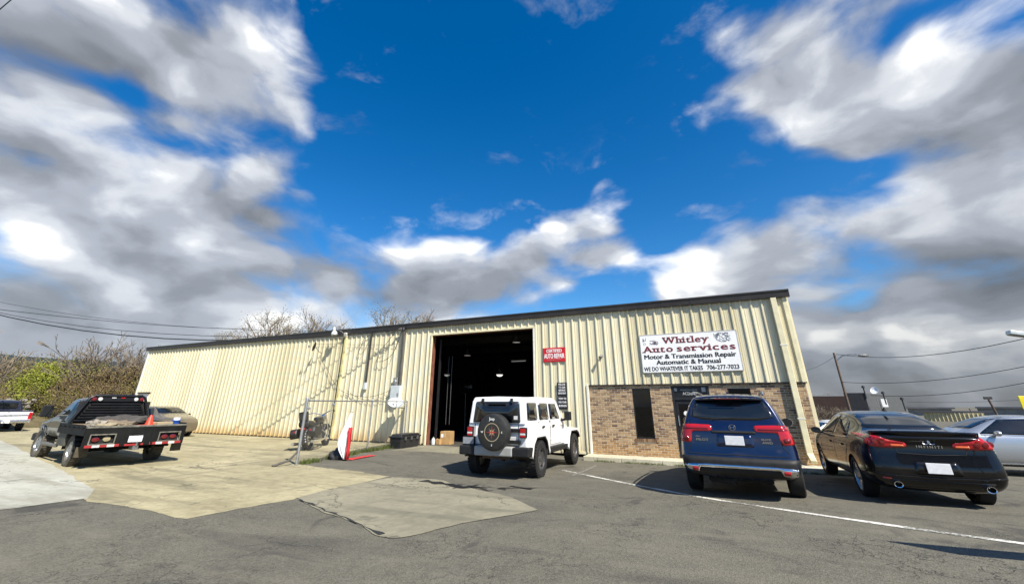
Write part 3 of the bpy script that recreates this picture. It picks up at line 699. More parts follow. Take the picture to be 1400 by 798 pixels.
def wheel_mesh(kind, R, wd, rr, tyre, rimmat, spokes, tread):
    key = (kind, R, wd)
    if key in WHEELS: return WHEELS[key]
    h = wd/2; rx = Matrix.Rotation(-pi/2, 4, 'X')          # lathe axis -> +y (outer side)
    t_ = MB(); t_.lathe([(rr, -h*.8), (rr+.02, -h*.98), (R*.90, -h), (R*.985, -h*.82), (R, -h*.5), (R, h*.5), (R*.985, h*.82), (R*.90, h), (rr+.02, h*.98), (rr, h*.8)], 40, rx)
    if tread:
        for i in range(34):
            a = 2*pi*i/34
            for s_ in (-1, 1):
                M = rx @ Matrix.Rotation(a+(.09 if s_ > 0 else 0), 4, 'Z'); t_.box(R-.012, -R*.055, s_*h*.5-h*.44, R+.012, R*.055, s_*h*.5+h*.44, M)
    tm = t_.mesh('wheel', tyre, 35)
    r_ = MB(); r_.lathe([(rr+.004, -h*.7), (rr+.006, h*.86), (rr-.012, h*.9), (rr-.03, h*.55), (rr-.035, -h*.5), (.05, -h*.55)], 32, rx)
    r_.lathe([(rr-.02, -h*.2), (.02, -h*.2)], 24, rx)
    n = spokes
    for i in range(n):
        a = 2*pi*i/n; M = rx @ Matrix.Rotation(a, 4, 'Z'); w0, w1 = (.085*5/n, .048*5/n)
        if kind == 'twin':
            for q in (-.16, .16):
                M2 = rx @ Matrix.Rotation(a+q, 4, 'Z'); r_.add([M2 @ Vector(v) for v in ((.05, -.03, h*.35), (rr-.01, -.024, h*.62), (rr-.01, .024, h*.62), (.05, .03, h*.35), (.05, -.03, h*.6), (rr-.01, -.024, h*.78), (rr-.01, .024, h*.78), (.05, .03, h*.6))], [(0, 1, 2, 3), (7, 6, 5, 4), (0, 4, 5, 1), (1, 5, 6, 2), (2, 6, 7, 3), (3, 7, 4, 0)])
        else:
            r_.add([M @ Vector(v) for v in ((.04, -w0, h*.3), (rr-.01, -w1, h*.55), (rr-.01, w1, h*.55), (.04, w0, h*.3), (.04, -w0, h*.62), (rr-.01, -w1, h*.8), (rr-.01, w1, h*.8), (.04, w0, h*.62))], [(0, 1, 2, 3), (7, 6, 5, 4), (0, 4, 5, 1), (1, 5, 6, 2), (2, 6, 7, 3), (3, 7, 4, 0)])
    r_.lathe([(.075, h*.3), (.07, h*.66), (.05, h*.7), (0, h*.7)], 16, rx)
    rm = r_.mesh('rim', rimmat, 35); WHEELS[key] = (tm, rm); return WHEELS[key]
def wheels(root, xs, yo, R, wd, rr, kind='star', tyre=None, rim=None, spokes=5, tread=False, steer=0.0):
    tm, rm = wheel_mesh(kind, R, wd, rr, tyre or TYRE, rim or ALLOY, spokes, tread)
    for i, x in enumerate(xs):
        for s_ in (1, -1):
            w_ = obj('wheel', tm, root); w_.location = (x, s_*(yo-wd/2), R-.006); w_.rotation_euler = (0, .4*i, 0 if s_ > 0 else pi)
            if i == 1 and steer: w_.rotation_euler.z += steer
            obj('rim', rm, w_)
def plate(parent, x, y, z, mat=None, w_=.305, h_=.152, rot=0.0, name='licence_plate'):
    m = MB(); m.box(-.006, -w_/2, -h_/2, .006, w_/2, h_/2); o = m.build(name, mat or PLATE, parent, bevel=.004); o.location = (x, y, z); o.rotation_euler = (0, rot, 0); return o
RX = (pi/2, 0, -pi/2)                                    # lettering facing the rear (-x)
def badge(parent, txt, size, loc, mat=None, width=None, bold=.002, name='badge'):
    return letters(name, txt, size, mat or CHROME, parent, loc, RX, bold, width=width, depth=.004)
def mirrors(root, bv, x, y, z, mat, wd=.2, ht=.14, dp=.10):
    for s_ in (1, -1):
        m = MB(); m.lathe([(0, -dp/2), (.06, -dp/2+.002), (.092, -dp/4), (.1, dp/4), (.094, dp/2), (0, dp/2)], 20, Matrix.Scale(wd/.2, 4, (0, 1, 0)) @ Matrix.Scale(ht/.2, 4, (0, 0, 1)) @ Matrix.Rotation(-pi/2, 4, 'Y'))
        o = m.build('door_mirror', mat, root, 50); o.location = (x, s_*(y+wd/2), z)
        g_ = MB(); g_.lathe([(.088, 0), (0, 0)], 20, Matrix.Scale(wd/.2, 4, (0, 1, 0)) @ Matrix.Scale(ht/.2, 4, (0, 0, 1)) @ Matrix.Rotation(-pi/2, 4, 'Y')); q = g_.build('mirror_glass', GLASS, o); q.location = (-dp/2-.004, 0, 0)
        a_ = MB(); a_.bar((0, -s_*(wd/2+.06), -ht*.35), (0, 0, -ht*.25), .05, .035); a_.build('mirror_arm', mat, o)

# ================================================================== sedan builder
def sedan(name, label, pos, hd, P, wheelkw, group=None, detail=True, see=False):
    root = thing(name, label, 'car', (pos[0], pos[1], H(pos[0], pos[1])), radians(hd), group)
    W, Ht = P.get('w', 1.0), P.get('h', 1.0); wb = P.get('wb', 2.85)
    k_ = wb/2.85
    rk = P.get('rk', [(.25, .10), (.42, .02), (.60, -.02), (.74, .03), (.78, .06), (.95, .07), (1.06, -.01)])
    S = [(-.985, .36, .60, .74, .58, .70, .93, .62, 1.02, .03, rk), (-.955, .29, .68, .805, .58, .755, .95, .66, 1.07, .03, [(a, b*.85) for a, b in rk]),
         (-.86, .24, .74, .868, .58, .815, .965, .70, 1.095, .025, [(a, b*.4) for a, b in rk]), (-.60, .22, .78, .885, .58, .84, .965, .715, 1.10, .03),
         (-.25, .20, .80, .887, .58, .852, .965, .69, 1.115, .04), (.05, .20, .80, .887, .58, .855, .955, .63, 1.185, .05), (.45, .20, .8, .887, .58, .857, .955, .585, 1.335, .055),
         (.85, .20, .8, .887, .58, .858, .95, .578, 1.425, .055), (1.45, .20, .8, .887, .58, .858, .945, .585, 1.453, .055), (1.95, .20, .8, .887, .58, .857, .945, .585, 1.41, .055),
         (2.35, .20, .8, .887, .58, .855, .945, .62, 1.25, .05), (2.72, .20, .8, .885, .58, .845, .935, .69, 1.06, .04), (3.05, .20, .79, .88, .58, .83, .905, .70, .985, .04),
         (3.42, .21, .77, .86, .56, .80, .83, .66, .90, .04), (3.62, .22, .70, .80, .52, .74, .72, .58, .80, .04), (3.72, .26, .58, .68, .48, .62, .62, .48, .68, .04)]
    def sc(s):
        s = list(s); s[0] = s[0]*k_
        for i in (2, 3, 5, 7): s[i] *= W
        for i in (6, 8): s[i] *= Ht
        return s
    me = shell([sc(s) for s in S]); bv = bvh_of(me)
    R = wheelkw['R']; cs = []
    for x in (0, wb):
        for s_ in (1, -1): cs.append(well(x, R-.01, R+.045, s_*.52, s_*1.2))
    body = obj('body', cut(me, cs, [P['paint'], UNDER]), root)
    wheels(root, (0, wb), P.get('yo', .875), **wheelkw)
    def X(x): return x*k_
    def Z(z): return z*Ht
    # glazing
    G = SEEGLASS if see else GLASS
    patch('rear_window', bv, rnd([(-.60*W, Z(1.145)), (.60*W, Z(1.145)), (.505*W, Z(1.405)), (-.505*W, Z(1.405))], .05), '-x', G if not see else GLASS, root, .004)
    patch('windshield', bv, rnd([(-.64*W, Z(1.09)), (.64*W, Z(1.09)), (.52*W, Z(1.395)), (-.52*W, Z(1.395))], .05), '+x', GLASS, root, .004)
    for ax in ('+y', '-y'):
        patch('rear_window_side', bv, rnd([(X(.22), Z(.985)), (X(1.17), Z(.972)), (X(1.14), Z(1.36)), (X(.92), Z(1.355)), (X(.52), Z(1.23))], .05), ax, G, root, .004)
        patch('front_window', bv, rnd([(X(1.25), Z(.971)), (X(2.52), Z(.975)), (X(2.34), Z(1.09)), (X(1.95), Z(1.335)), (X(1.22), Z(1.362))], .04), ax, G, root, .004)
        seam('window_trim', bv, [(X(.2), Z(.966)), (X(1.2), Z(.955)), (X(2.5), Z(.955))], ax, .018, CHROME if P.get('chrome', True) else TRIMBLK, root, .005)
        if detail:
            seam('door_gap', bv, [(X(1.2), Z(.96)), (X(1.2), .3), (X(2.38), .28), (X(2.44), .6), (X(2.42), Z(.94))], ax, .011, GAP, root)
            seam('door_gap', bv, [(X(.14), Z(.96)), (X(.25), .75), (X(.47), .55), (X(.5), .31), (X(1.2), .3)], ax, .011, GAP, root)
            for hx in (.50, 1.42):
                patch('door_handle', bv, rnd([(X(hx), .80), (X(hx)+.19, .80), (X(hx)+.19, .835), (X(hx), .835)], .015), ax, P['paint'], root, .022, .05, .02)
            seam('sill_gap', bv, [(X(.42), .285), (X(2.4), .27)], ax, .02, GAP, root)
    mirrors(root, bv, X(2.22), .87*W, Z(1.0), P['paint'] if P.get('mirrorbody', True) else TRIMBLK)
    return root, bv

BLACKPAINT = paint('black_paint', (.0035, .0035, .004), 0, .2, .008); BLACKPAINT.node_tree.nodes['Principled BSDF'].inputs['Coat Weight'].default_value = .55; BLACKPAINT.node_tree.nodes['Principled BSDF'].inputs['Specular IOR Level'].default_value = .2
SILVER = paint('silver_paint', (.42, .44, .46), .75, .33, .03); TAN = paint('tan_paint', (.20, .165, .115), .55, .35, .05); WHITEP = paint('white_paint', (.74, .75, .76), 0, .3, .03)

# black sedan beside the blue one
inf, bv = sedan('black_sedan', 'black sedan with boot-lip spoiler and twin exhausts parked beside the blue SUV', (4.22, -4.78), 90.2, dict(paint=BLACKPAINT),
                dict(R=.325, wd=.235, rr=.232, kind='twin', spokes=5))
lt = [(.80, 1.0), (.76, 1.055), (.66, 1.05), (.52, 1.0), (.30, .965), (.285, .91), (.33, .885), (.60, .875), (.79, .89)]
for L, nm in ((rnd(lt, .03), 'tail_light'), (rnd(mirror(lt), .03), 'tail_light')):
    o = patch(nm, bv, L, '-x', RED, inf, .012, .04, .03)
    sg_ = 1 if L[0][0] > 0 else -1
    patch('reflector', bv, rnd([(sg_*.32, .897), (sg_*.50, .895), (sg_*.50, .935), (sg_*.33, .930)], .012), '-x', pm('orange_lens', (.55, .12, .04), .15), o, .016, .05, .01)
    for y_ in (.60, .70, .79):
        m = MB(); m.lathe([(.045, 0), (.038, .01), (0, .012)], 16, Matrix.Rotation(-pi/2, 4, 'Y')); q = m.build('lamp_bowl', DRED, o)
        h_, nn, _, _ = bv.ray_cast(Vector((-6, sg_*y_, .96)), Vector((1, 0, 0))); q.location = h_+Vector((-.012, 0, 0)) if h_ else (-1, sg_*y_, .96)
# boot lid spoiler
m = MB(); N = 14; 
for i in range(N+1):
    y_ = -.70+1.40*i/N; e = (abs(y_)/.70)**2; xo = -.93+.14*e
    m.v += [(xo-.055, y_, 1.125-.015*e), (xo-.05, y_, 1.145-.015*e), (xo+.08, y_, 1.14-.02*e), (xo+.10, y_, 1.085-.02*e), (xo-.02, y_, 1.06-.015*e)]
for i in range(N):
    for j in range(5): m.face((i*5+j, i*5+(j+1) % 5, (i+1)*5+(j+1) % 5, (i+1)*5+j))
m.face((0, 1, 2, 3, 4)); m.face([N*5+j for j in (4, 3, 2, 1, 0)]); m.build('boot_spoiler', BLACKPAINT, inf, 40)
seam('boot_gap', bv, [(.70, 1.04), (.56, .985), (.47, .93), (.43, .80), (.0, .785), (-.43, .80), (-.47, .93), (-.56, .985), (-.70, 1.04)], '-x', .012, GAP, inf)
seam('bumper_crease', bv, [(.80, .49), (.5, .465), (0, .455), (-.5, .465), (-.80, .49)], '-x', .022, BLACKPAINT, inf, .014)
patch('lower_valance', bv, rnd([(-.58, .30), (.58, .30), (.66, .42), (-.66, .42)], .04), '-x', TRIMBLK, inf, .003)
plate(inf, -1.035, 0, .60); patch('plate_recess', bv, rnd([(-.30, .50), (.30, .50), (.27, .70), (-.27, .70)], .04), '-x', BLACKPAINT, inf, .003)
m = MB()                                                # twin-loop oval emblem
for s_ in (-1, 1): m.tube([(-1.0, s_*(.048*cos(a)+.042), .985+.04*sin(a)) for a in [0.5+i*.36 for i in range(15)]], .007, 6)
eb = m.build('emblem', CHROME, inf, 40); h_, nn, _, _ = bv.ray_cast(Vector((-6, 0, .985)), Vector((1, 0, 0))); eb.location.x = h_.x+1.0-.008
bx_ = bv.ray_cast(Vector((-6, .0, .91)), Vector((1, 0, 0)))[0].x
badge(inf, 'I N F I N I T I', .055, (bx_-.008, 0, .905), width=.33); badge(inf, 'G37', .06, (bx_-.01, -.39, .985), width=.10)
for s_ in (1, -1):
    m = MB(); m.lathe([(.046, .14), (.050, 0), (.047, -.010), (.039, -.007), (.036, .12)], 20, Matrix.Translation((-.975, s_*.56, .335)) @ Matrix.Scale(1.25, 4, (0, 1, 0)) @ Matrix.Rotation(pi/2, 4, 'Y')); m.build('exhaust_tip', CHROME, inf, 40)
patch('wheel_arch_reflector', bv, rnd([(.62, .40), (.74, .41), (.74, .44), (.62, .43)], .01), '-x', DRED, inf, .008, .05, .01)
m = MB(); m.add([(.55, -.02, 1.43), (.75, -.02, 1.44), (.75, .02, 1.44), (.55, .02, 1.43), (.58, 0, 1.52)], [(0, 1, 4), (1, 2, 4), (2, 3, 4), (3, 0, 4), (3, 2, 1, 0)]); m.build('roof_antenna', TRIMBLK, inf)

# ================================================================== blue SUV
BLUE = paint('blue_paint', (.0025, .009, .045), .4, .25, .03)
sx, sy, sh = 1.40, -5.36, 86.6
suv = thing('blue_suv', 'dark blue SUV with wide red tail lights and roof rails facing the brick front', 'car', (sx, sy, H(sx, sy)), radians(sh))
rk = [(.30, .12), (.42, .02), (.55, -.06), (.68, -.04), (.76, .03), (1.05, .02), (1.25, .05), (1.5, .18), (1.72, .30)]
rk2 = [(a, b*.6) for a, b in rk]; rk3 = [(a, b*.25) for a, b in rk]
S = [(-1.03, .42, .66, .82, .58, .80, 1.10, .58, 1.66, .05, rk), (-.99, .36, .74, .89, .60, .845, 1.12, .62, 1.71, .06, rk2), (-.86, .33, .78, .95, .62, .88, 1.13, .645, 1.735, .07, rk3),
     (-.4, .30, .82, .985, .64, .905, 1.12, .66, 1.755, .07), (.3, .28, .82, .99, .66, .915, 1.11, .67, 1.765, .07), (1.0, .28, .82, .99, .66, .92, 1.10, .675, 1.765, .07), (1.7, .28, .82, .99, .66, .92, 1.09, .67, 1.74, .07),
     (2.1, .28, .82, .99, .66, .915, 1.09, .66, 1.66, .07), (2.5, .28, .82, .985, .66, .91, 1.09, .70, 1.42, .06), (2.85, .28, .82, .98, .66, .90, 1.08, .76, 1.19, .05), (3.2, .28, .82, .97, .66, .88, 1.02, .76, 1.10, .05),
     (3.6, .30, .78, .93, .62, .84, .93, .70, 1.0, .05), (3.78, .34, .66, .82, .58, .72, .82, .6, .90, .05), (3.84, .40, .56, .7, .56, .62, .74, .5, .82, .05)]
me = shell(S); bv = bvh_of(me); cs = [well(x, .36, .43, s_*.56, s_*1.3) for x in (0, 2.82) for s_ in (1, -1)]
obj('body', cut(me, cs, [BLUE, UNDER]), suv); wheels(suv, (0, 2.82), .975, R=.375, wd=.245, rr=.255, kind='twin', spokes=5, rim=DALLOY)
patch('rear_window', bv, rnd([(-.70, 1.36), (-.45, 1.30), (.45, 1.30), (.70, 1.36), (.58, 1.62), (.50, 1.645), (-.50, 1.645), (-.58, 1.62)], .05), '-x', GLASS, suv, .006)
patch('windshield', bv, rnd([(-.68, 1.20), (.68, 1.20), (.57, 1.64), (-.57, 1.64)], .05), '+x', GLASS, suv, .005)
for ax in ('+y', '-y'):
    patch('quarter_window', bv, rnd([(-.62, 1.22), (.22, 1.17), (.18, 1.60), (-.40, 1.56)], .06), ax, GLASS, suv, .005)
    patch('rear_door_window', bv, rnd([(.30, 1.165), (1.22, 1.15), (1.18, 1.62), (.27, 1.605)], .04), ax, GLASS, suv, .005)
    patch('front_window', bv, rnd([(1.30, 1.15), (2.52, 1.15), (2.30, 1.30), (1.95, 1.56), (1.27, 1.62)], .04), ax, GLASS, suv, .005)
    seam('door_gap', bv, [(1.26, 1.13), (1.26, .38), (2.42, .38), (2.48, .8), (2.44, 1.1)], ax, .012, GAP, suv)
    seam('door_gap', bv, [(.28, 1.13), (.40, .85), (.52, .6), (.55, .4), (1.26, .38)], ax, .012, GAP, suv)
    for hx in (.45, 1.40): patch('door_handle', bv, rnd([(hx, 1.0), (hx+.2, 1.0), (hx+.2, 1.035), (hx, 1.035)], .015), ax, BLUE, suv, .022, .05, .02)
    patch('sill_cladding', bv, rnd([(.45, .30), (2.4, .30), (2.4, .42), (.45, .42)], .02), ax, TRIMBLK, suv, .01)
    seam('arch_cladding', bv, [(.475*cos(a), .36+.475*sin(a)) for a in [pi*(i/14) for i in range(15)]], ax, .075, TRIMBLK, suv, .012)
    seam('arch_cladding', bv, [(2.82+.475*cos(a), .36+.475*sin(a)) for a in [pi*(i/14) for i in range(15)]], ax, .075, TRIMBLK, suv, .012)
lt = [(.90, 1.215), (.66, 1.225), (.36, 1.215), (.33, 1.165), (.37, 1.11), (.66, 1.105), (.70, 1.08), (.715, .95), (.75, .905), (.92, .93)]
for L in (rnd(lt, .03), rnd(mirror(lt), .03)):
    sg_ = 1 if L[0][0] > 0 else -1
    o = patch('tail_light', bv, L, '-x', RED, suv, .012, .04, .03)
    patch('lamp_bowl', bv, rnd([(sg_*.755, 1.02), (sg_*.755, .945), (sg_*.86, .955), (sg_*.86, 1.02)], .03), '-x', DRED, o, .017, .04, .01)
    patch('lamp_bar', bv, rnd([(sg_*.40, 1.14), (sg_*.84, 1.14), (sg_*.84, 1.165), (sg_*.40, 1.165)], .01), '-x', DRED, o, .017, .05, .01)
seam('tailgate_gap', bv, [(.74, 1.26), (.71, 1.07), (.73, .88), (.80, .80), (.80, .735), (-.80, .735), (-.80, .80), (-.73, .88), (-.71, 1.07), (-.74, 1.26)], '-x', .013, GAP, suv)
patch('plate_recess', bv, rnd([(-.31, .86), (.31, .86), (.28, 1.07), (-.28, 1.07)], .05), '-x', BLUE, suv, .002)
patch('handle_bar', bv, rnd([(-.36, 1.075), (.36, 1.075), (.36, 1.12), (-.36, 1.12)], .02), '-x', GAP, suv, .004)
def rx_(y_, z_): 
    h_ = bv.ray_cast(Vector((-6, y_, z_)), Vector((1, 0, 0)))[0]; return h_.x if h_ else -1.0
plate(suv, rx_(0, .96)-.012, 0, .965)
patch('rear_bumper', bv, rnd([(-.97, .44), (-.90, .40), (.90, .40), (.97, .44), (.965, .67), (.90, .695), (-.90, .695), (-.965, .67)], .03), '-x', TRIMBLK, suv, .012, .06, .03)
patch('bumper_chrome', bv, rnd([(-.80, .565), (-.55, .575), (.55, .575), (.80, .565), (.86, .54), (.86, .45), (.66, .455), (.62, .53), (-.62, .53), (-.66, .455), (-.86, .45), (-.86, .54)], .012), '-x', CHROME, suv, .018, .05, .03)
for s_ in (1, -1): patch('bumper_reflector', bv, rnd([(s_*.66, .465), (s_*.76, .47), (s_*.76, .525), (s_*.66, .52)], .01), '-x', RED, suv, .024, .05, .03)
m = MB(); m.tube([(rx_(.15, 1.31)-.02, .32, 1.315), (rx_(.1, 1.33)-.02, .1, 1.335), (rx_(-.05, 1.345)-.02, -.10, 1.342)], [.012, .010, .006], 6); m.build('rear_wiper', BLACK, suv)
m = MB()                                               # H-like emblem
ex = rx_(0, 1.17)-.012
m.tube([(ex, .035, 1.205), (ex, .026, 1.15)], .007, 6); m.tube([(ex, -.035, 1.205), (ex, -.026, 1.15)], .007, 6); m.tube([(ex, .03, 1.178), (ex, -.03, 1.178)], .006, 6)
m.tube([(ex, .055*cos(a), 1.178+.048*sin(a)) for a in [i*pi/10 for i in range(21)]], .005, 6); m.build('emblem', CHROME, suv, 40)
badge(suv, 'PILOT', .055, (rx_(.52, .95)-.01, .53, .965), width=.21); badge(suv, 'ELITE', .04, (rx_(-.5, 1.0)-.01, -.50, .995), width=.15); badge(suv, 'AWD', .05, (rx_(-.5, .95)-.01, -.51, .945), width=.16)
badge(suv, '~', .12, (rx_(.6, 1.03)-.01, .60, 1.025), width=.07)
m = MB()                                               # roof spoiler lip
for i in range(13):
    y_ = -.56+1.12*i/12; e = (y_/.56)**2; m.v += [(-.90+.05*e, y_, 1.655-.015*e), (-.91+.05*e, y_, 1.68-.015*e), (-.55, y_, 1.762-.03*e), (-.55, y_, 1.73-.03*e)]
for i in range(12):
    for j in range(4): m.face((i*4+j, i*4+(j+1) % 4, (i+1)*4+(j+1) % 4, (i+1)*4+j))
m.face((0, 1, 2, 3)); m.face((51, 50, 49, 48)); m.build('roof_spoiler', BLUE, suv, 40)
m = MB(); m.box(-.935, -.22, 1.662, -.915, .22, 1.676); m.build('brake_light', DRED, suv)
RAIL = pm('satin_rail', (.42, .43, .44), .3, .8, .08, 6)
for s_ in (1, -1):
    m = MB(); m.tube([(-.55, s_*.60, 1.74), (-.45, s_*.61, 1.795), (.6, s_*.62, 1.81), (1.55, s_*.61, 1.79), (1.68, s_*.60, 1.735)], .02, 8); m.build('roof_rail', RAIL, suv, 40)
m = MB(); m.add([(-.3, -.03, 1.755), (-.1, -.03, 1.758), (-.1, .03, 1.758), (-.3, .03, 1.755), (-.28, 0, 1.82)], [(0, 1, 4), (1, 2, 4), (2, 3, 4), (3, 0, 4), (3, 2, 1, 0)]); m.build('roof_antenna', BLUE, suv)
mirrors(suv, bv, 2.18, .95, 1.19, BLUE, .24, .19, .12)
m = MB(); m.tube([(-.85, .1, .30), (-.6, .5, .29), (-.2, .5, .28)], .06, 10); m.box(-.7, -.5, .28, -.2, .45, .36); m.build('exhaust_box', UNDER, suv, 40)
# ================================================================== white off-roader before the bay
jx, jy, jh = -3.81, -4.97, 90.3
jeep = thing('white_offroader', 'boxy white four-door off-roader with spare wheel on its tailgate before the open bay', 'car', (jx, jy, H(jx, jy)), radians(jh))
JW = paint('jeep_white', (.80, .80, .79), 0, .28, .02)
m = MB()
tub = [(-.60, .60), (-.50, .60), (-.45, .80), (-.28, .93), (.30, .93), (.46, .82), (.56, .58), (2.36, .58), (2.36, 1.20), (-.63, 1.20), (-.64, .9)]
m.prism(tub, -.79, .79); m.build('body', JW, jeep, bevel=.035, seg=3)
m = MB(); m.box(-.5, -.6, .5, 3.3, .6, .62); m.build('chassis', UNDER, jeep)
m = MB()                                                # bonnet
hp = [(2.34, .72, .62), (2.34, .74, 1.19), (2.34, .60, 1.225), (3.42, .50, 1.06), (3.42, .56, 1.02), (3.46, .56, .62)]
V_ = []
for s_ in (1, -1): V_ += [(x, s_*y, z) for x, y, z in hp]
m.add(V_, [(0, 1, 4, 5), (1, 2, 3, 4), (2, 8, 9, 3), (8, 7, 10, 9), (7, 6, 11, 10), (5, 4, 10, 11), (4, 3, 9, 10), (0, 6, 7, 1), (1, 7, 8, 2), (0, 5, 11, 6)])
m.build('bonnet', JW, jeep, bevel=.03, seg=3)
m = MB()                                                # hard top: tapers in
def top_ring(x, zt, wb_, wt_): return [(x, wb_, 1.20), (x, wt_+.015, 1.70), (x, wt_-.04, zt), (x, 0, zt+.018), (x, -wt_+.04, zt), (x, -wt_-.015, 1.70), (x, -wb_, 1.20)]
rings_ = [top_ring(-.63, 1.78, .765, .70), top_ring(-.57, 1.80, .77, .705), top_ring(.6, 1.825, .775, .71), top_ring(1.7, 1.815, .775, .70), top_ring(1.98, 1.765, .775, .685)]
rings_[0] = [(x-(.03 if z < 1.3 else -.02), y, z) for x, y, z in rings_[0]]
rings_[-1] = [(x+(.38 if z < 1.3 else 0), y, z) for x, y, z in rings_[-1]]
for r_ in rings_: m.v += r_
for i in range(4):
    for j in range(6): m.face((i*7+j, i*7+j+1, (i+1)*7+j+1, (i+1)*7+j))
m.face(range(7)); m.face([28+j for j in reversed(range(7))]); me = m.mesh('hard_top', JW); bv = bvh_of(me)
ht = obj('hard_top', me, jeep, .03, 3)
for s_, ax in ((1, '+y'), (-1, '-y')):
    patch('quarter_window', bv, rnd([(-.52, 1.27), (.16, 1.27), (.16, 1.675), (-.47, 1.675)], .05), ax, GLASS, jeep, .012, .2, .02)
    patch('rear_door_window', bv, rnd([(.30, 1.265), (1.02, 1.265), (1.0, 1.67), (.30, 1.67)], .045), ax, GLASS, jeep, .012, .2, .02)
    patch('front_window', bv, rnd([(1.13, 1.265), (1.98, 1.265), (1.70, 1.66), (1.12, 1.66)], .045), ax, GLASS, jeep, .012, .2, .02)
    for x0, x1 in ((.22, 1.06), (1.09, 2.05)):
        for pl in ([(x0, 1.24), (x0, .64 if x0 > 1 else .80)], [(x1, 1.24), (x1, .64)], [(max(x0, .56), .635), (x1, .635)]):
            g_ = MB(); g_.bar((pl[0][0], s_*.788, pl[0][1]), (pl[1][0], s_*.788, pl[1][1]), .010, .010); g_.build('door_gap', GAP, jeep)
    for hx in (.42, 1.22):
        h_ = MB(); h_.box(hx, s_*.79-.015, 1.075, hx+.17, s_*.79+.035*s_, 1.12); h_.build('door_handle', TRIMBLK, jeep, bevel=.01)
    for hx in (1.09, 2.04):
        for hz in (.75, 1.08): h_ = MB(); h_.box(hx-.04, s_*.79-.01, hz, hx+.05, s_*.79+.02*s_, hz+.06); h_.build('door_hinge', JW, jeep, bevel=.008)
    # flares: flat-topped arches standing out from the tub
    for cx, rearw in ((0, 1), (2.946, 0)):
        pf = [(-.62, .55), (-.50, .84), (-.30, .985), (.34, .985), (.52, .86), (.66, .56)]
        if not rearw: pf = [(-.66, .52), (-.52, .84), (-.34, 1.0), (.34, .995), (.56, .92), (.66, .80)]
        f_ = MB(); n = len(pf)
        for i in range(n-1):
            (xa, za), (xb, zb) = pf[i], pf[i+1]; y0, y1 = (s_*.70, s_*.925)
            f_.add([(cx+xa, y0, za), (cx+xb, y0, zb), (cx+xb, y1, zb-.03), (cx+xa, y1, za-.03), (cx+xa*.93, y0, za-.05), (cx+xb*.93, y0, zb-.05), (cx+xb*.93, y1, zb-.09), (cx+xa*.93, y1, za-.09)], [(0, 1, 2, 3), (7, 6, 5, 4), (3, 2, 6, 7), (0, 4, 5, 1), (0, 3, 7, 4), (1, 5, 6, 2)])
        f_.build('wheel_flare', JW if not rearw else JW, jeep, 45)
        l_ = MB()
        for i in range(n-1):
            (xa, za), (xb, zb) = pf[i], pf[i+1]
            l_.add([(cx+xa*.925, s_*.60, za-.055), (cx+xb*.925, s_*.60, zb-.055), (cx+xb*.925, s_*.918, zb-.095), (cx+xa*.925, s_*.918, za-.095), (cx+xa*.88, s_*.60, za-.09), (cx+xb*.88, s_*.60, zb-.09), (cx+xb*.88, s_*.918, zb-.125), (cx+xa*.88, s_*.918, za-.125)], [(0, 1, 2, 3), (7, 6, 5, 4), (3, 2, 6, 7), (0, 4, 5, 1), (0, 3, 7, 4), (1, 5, 6, 2)])
        l_.build('arch_liner', TRIMBLK, jeep, 45)
    s2 = MB(); s2.prism([(.50, .46), (2.36, .46), (2.42, .58), (.52, .60)], s_*.74, s_*.90); s2.build('side_step', TRIMBLK, jeep, bevel=.02)
    mr_ = MB(); mr_.box(-.07, -.10, -.12, .07, .10, .12); o = mr_.build('door_mirror', TRIMBLK, jeep, bevel=.03); o.location = (2.10, s_*.99, 1.33)
    a_ = MB(); a_.bar((0, 0, -.08), (.0, -s_*.2, -.12), .05, .06); a_.build('mirror_arm', TRIMBLK, o)
    # tail lamp
    b_ = MB(); b_.box(-.06, -.085, -.115, .06, .085, .115); o = b_.build('tail_light', TRIMBLK, jeep, bevel=.02); o.location = (-.645, s_*.715, 1.01)
    for z0, z1, mm in ((-.005, .09, RED), (-.055, -.012, WLENS), (-.095, -.06, RED)):
        b_ = MB(); b_.box(-.072, -.066, z0, -.05, .066, z1); b_.build('lens', mm, o, bevel=.006)
bvb = BVHTree.FromPolygons([Vector((-.64, -2, 0)), Vector((-.64, 2, 0)), Vector((-.60, 2, 3)), Vector((-.60, -2, 3))], [(0, 1, 2, 3)])
patch('rear_window', bv, rnd([(-.645, 1.215), (.645, 1.215), (.60, 1.70), (-.60, 1.70)], .05), '-x', GLASS, jeep, .012, .3, .02)
patch('windshield', bv, rnd([(-.68, 1.26), (.68, 1.26), (.62, 1.71), (-.62, 1.71)], .04), '+x', GLASS, jeep, .010, .3, .02)
for y_ in (.40, -.40):
    b_ = MB(); b_.box(-.66, y_-.03, 1.66, -.60, y_+.03, 1.775); b_.build('glass_hinge', TRIMBLK, jeep, bevel=.01)
b_ = MB(); b_.box(-.655, -.25, 1.635, -.63, .25, 1.665); b_.build('wiper', TRIMBLK, jeep)
for z_ in (1.055, .80):                                  # tailgate hinges reach across to the offside
    b_ = MB(); b_.box(-.69, -.645, z_-.04, -.645, -.22, z_+.04); b_.build('tailgate_hinge', TRIMBLK, jeep, bevel=.008)
for pl in ([(-.59, 1.18), (-.59, .72)], [(.60, 1.18), (.60, .72)], [(-.59, .72), (.60, .72)]):
    g_ = MB(); g_.bar((-.636, pl[0][0], pl[0][1]), (-.636, pl[1][0], pl[1][1]), .012, .012); g_.build('tailgate_gap', GAP, jeep)
BUMPG = pm('grey_bumper', (.30, .30, .29), .5, 0, .1, 6, .1)
b_ = MB(); b_.box(-.86, -.50, .50, -.58, .50, .705); b_.build('rear_bumper', BUMPG, jeep, bevel=.03, seg=3)
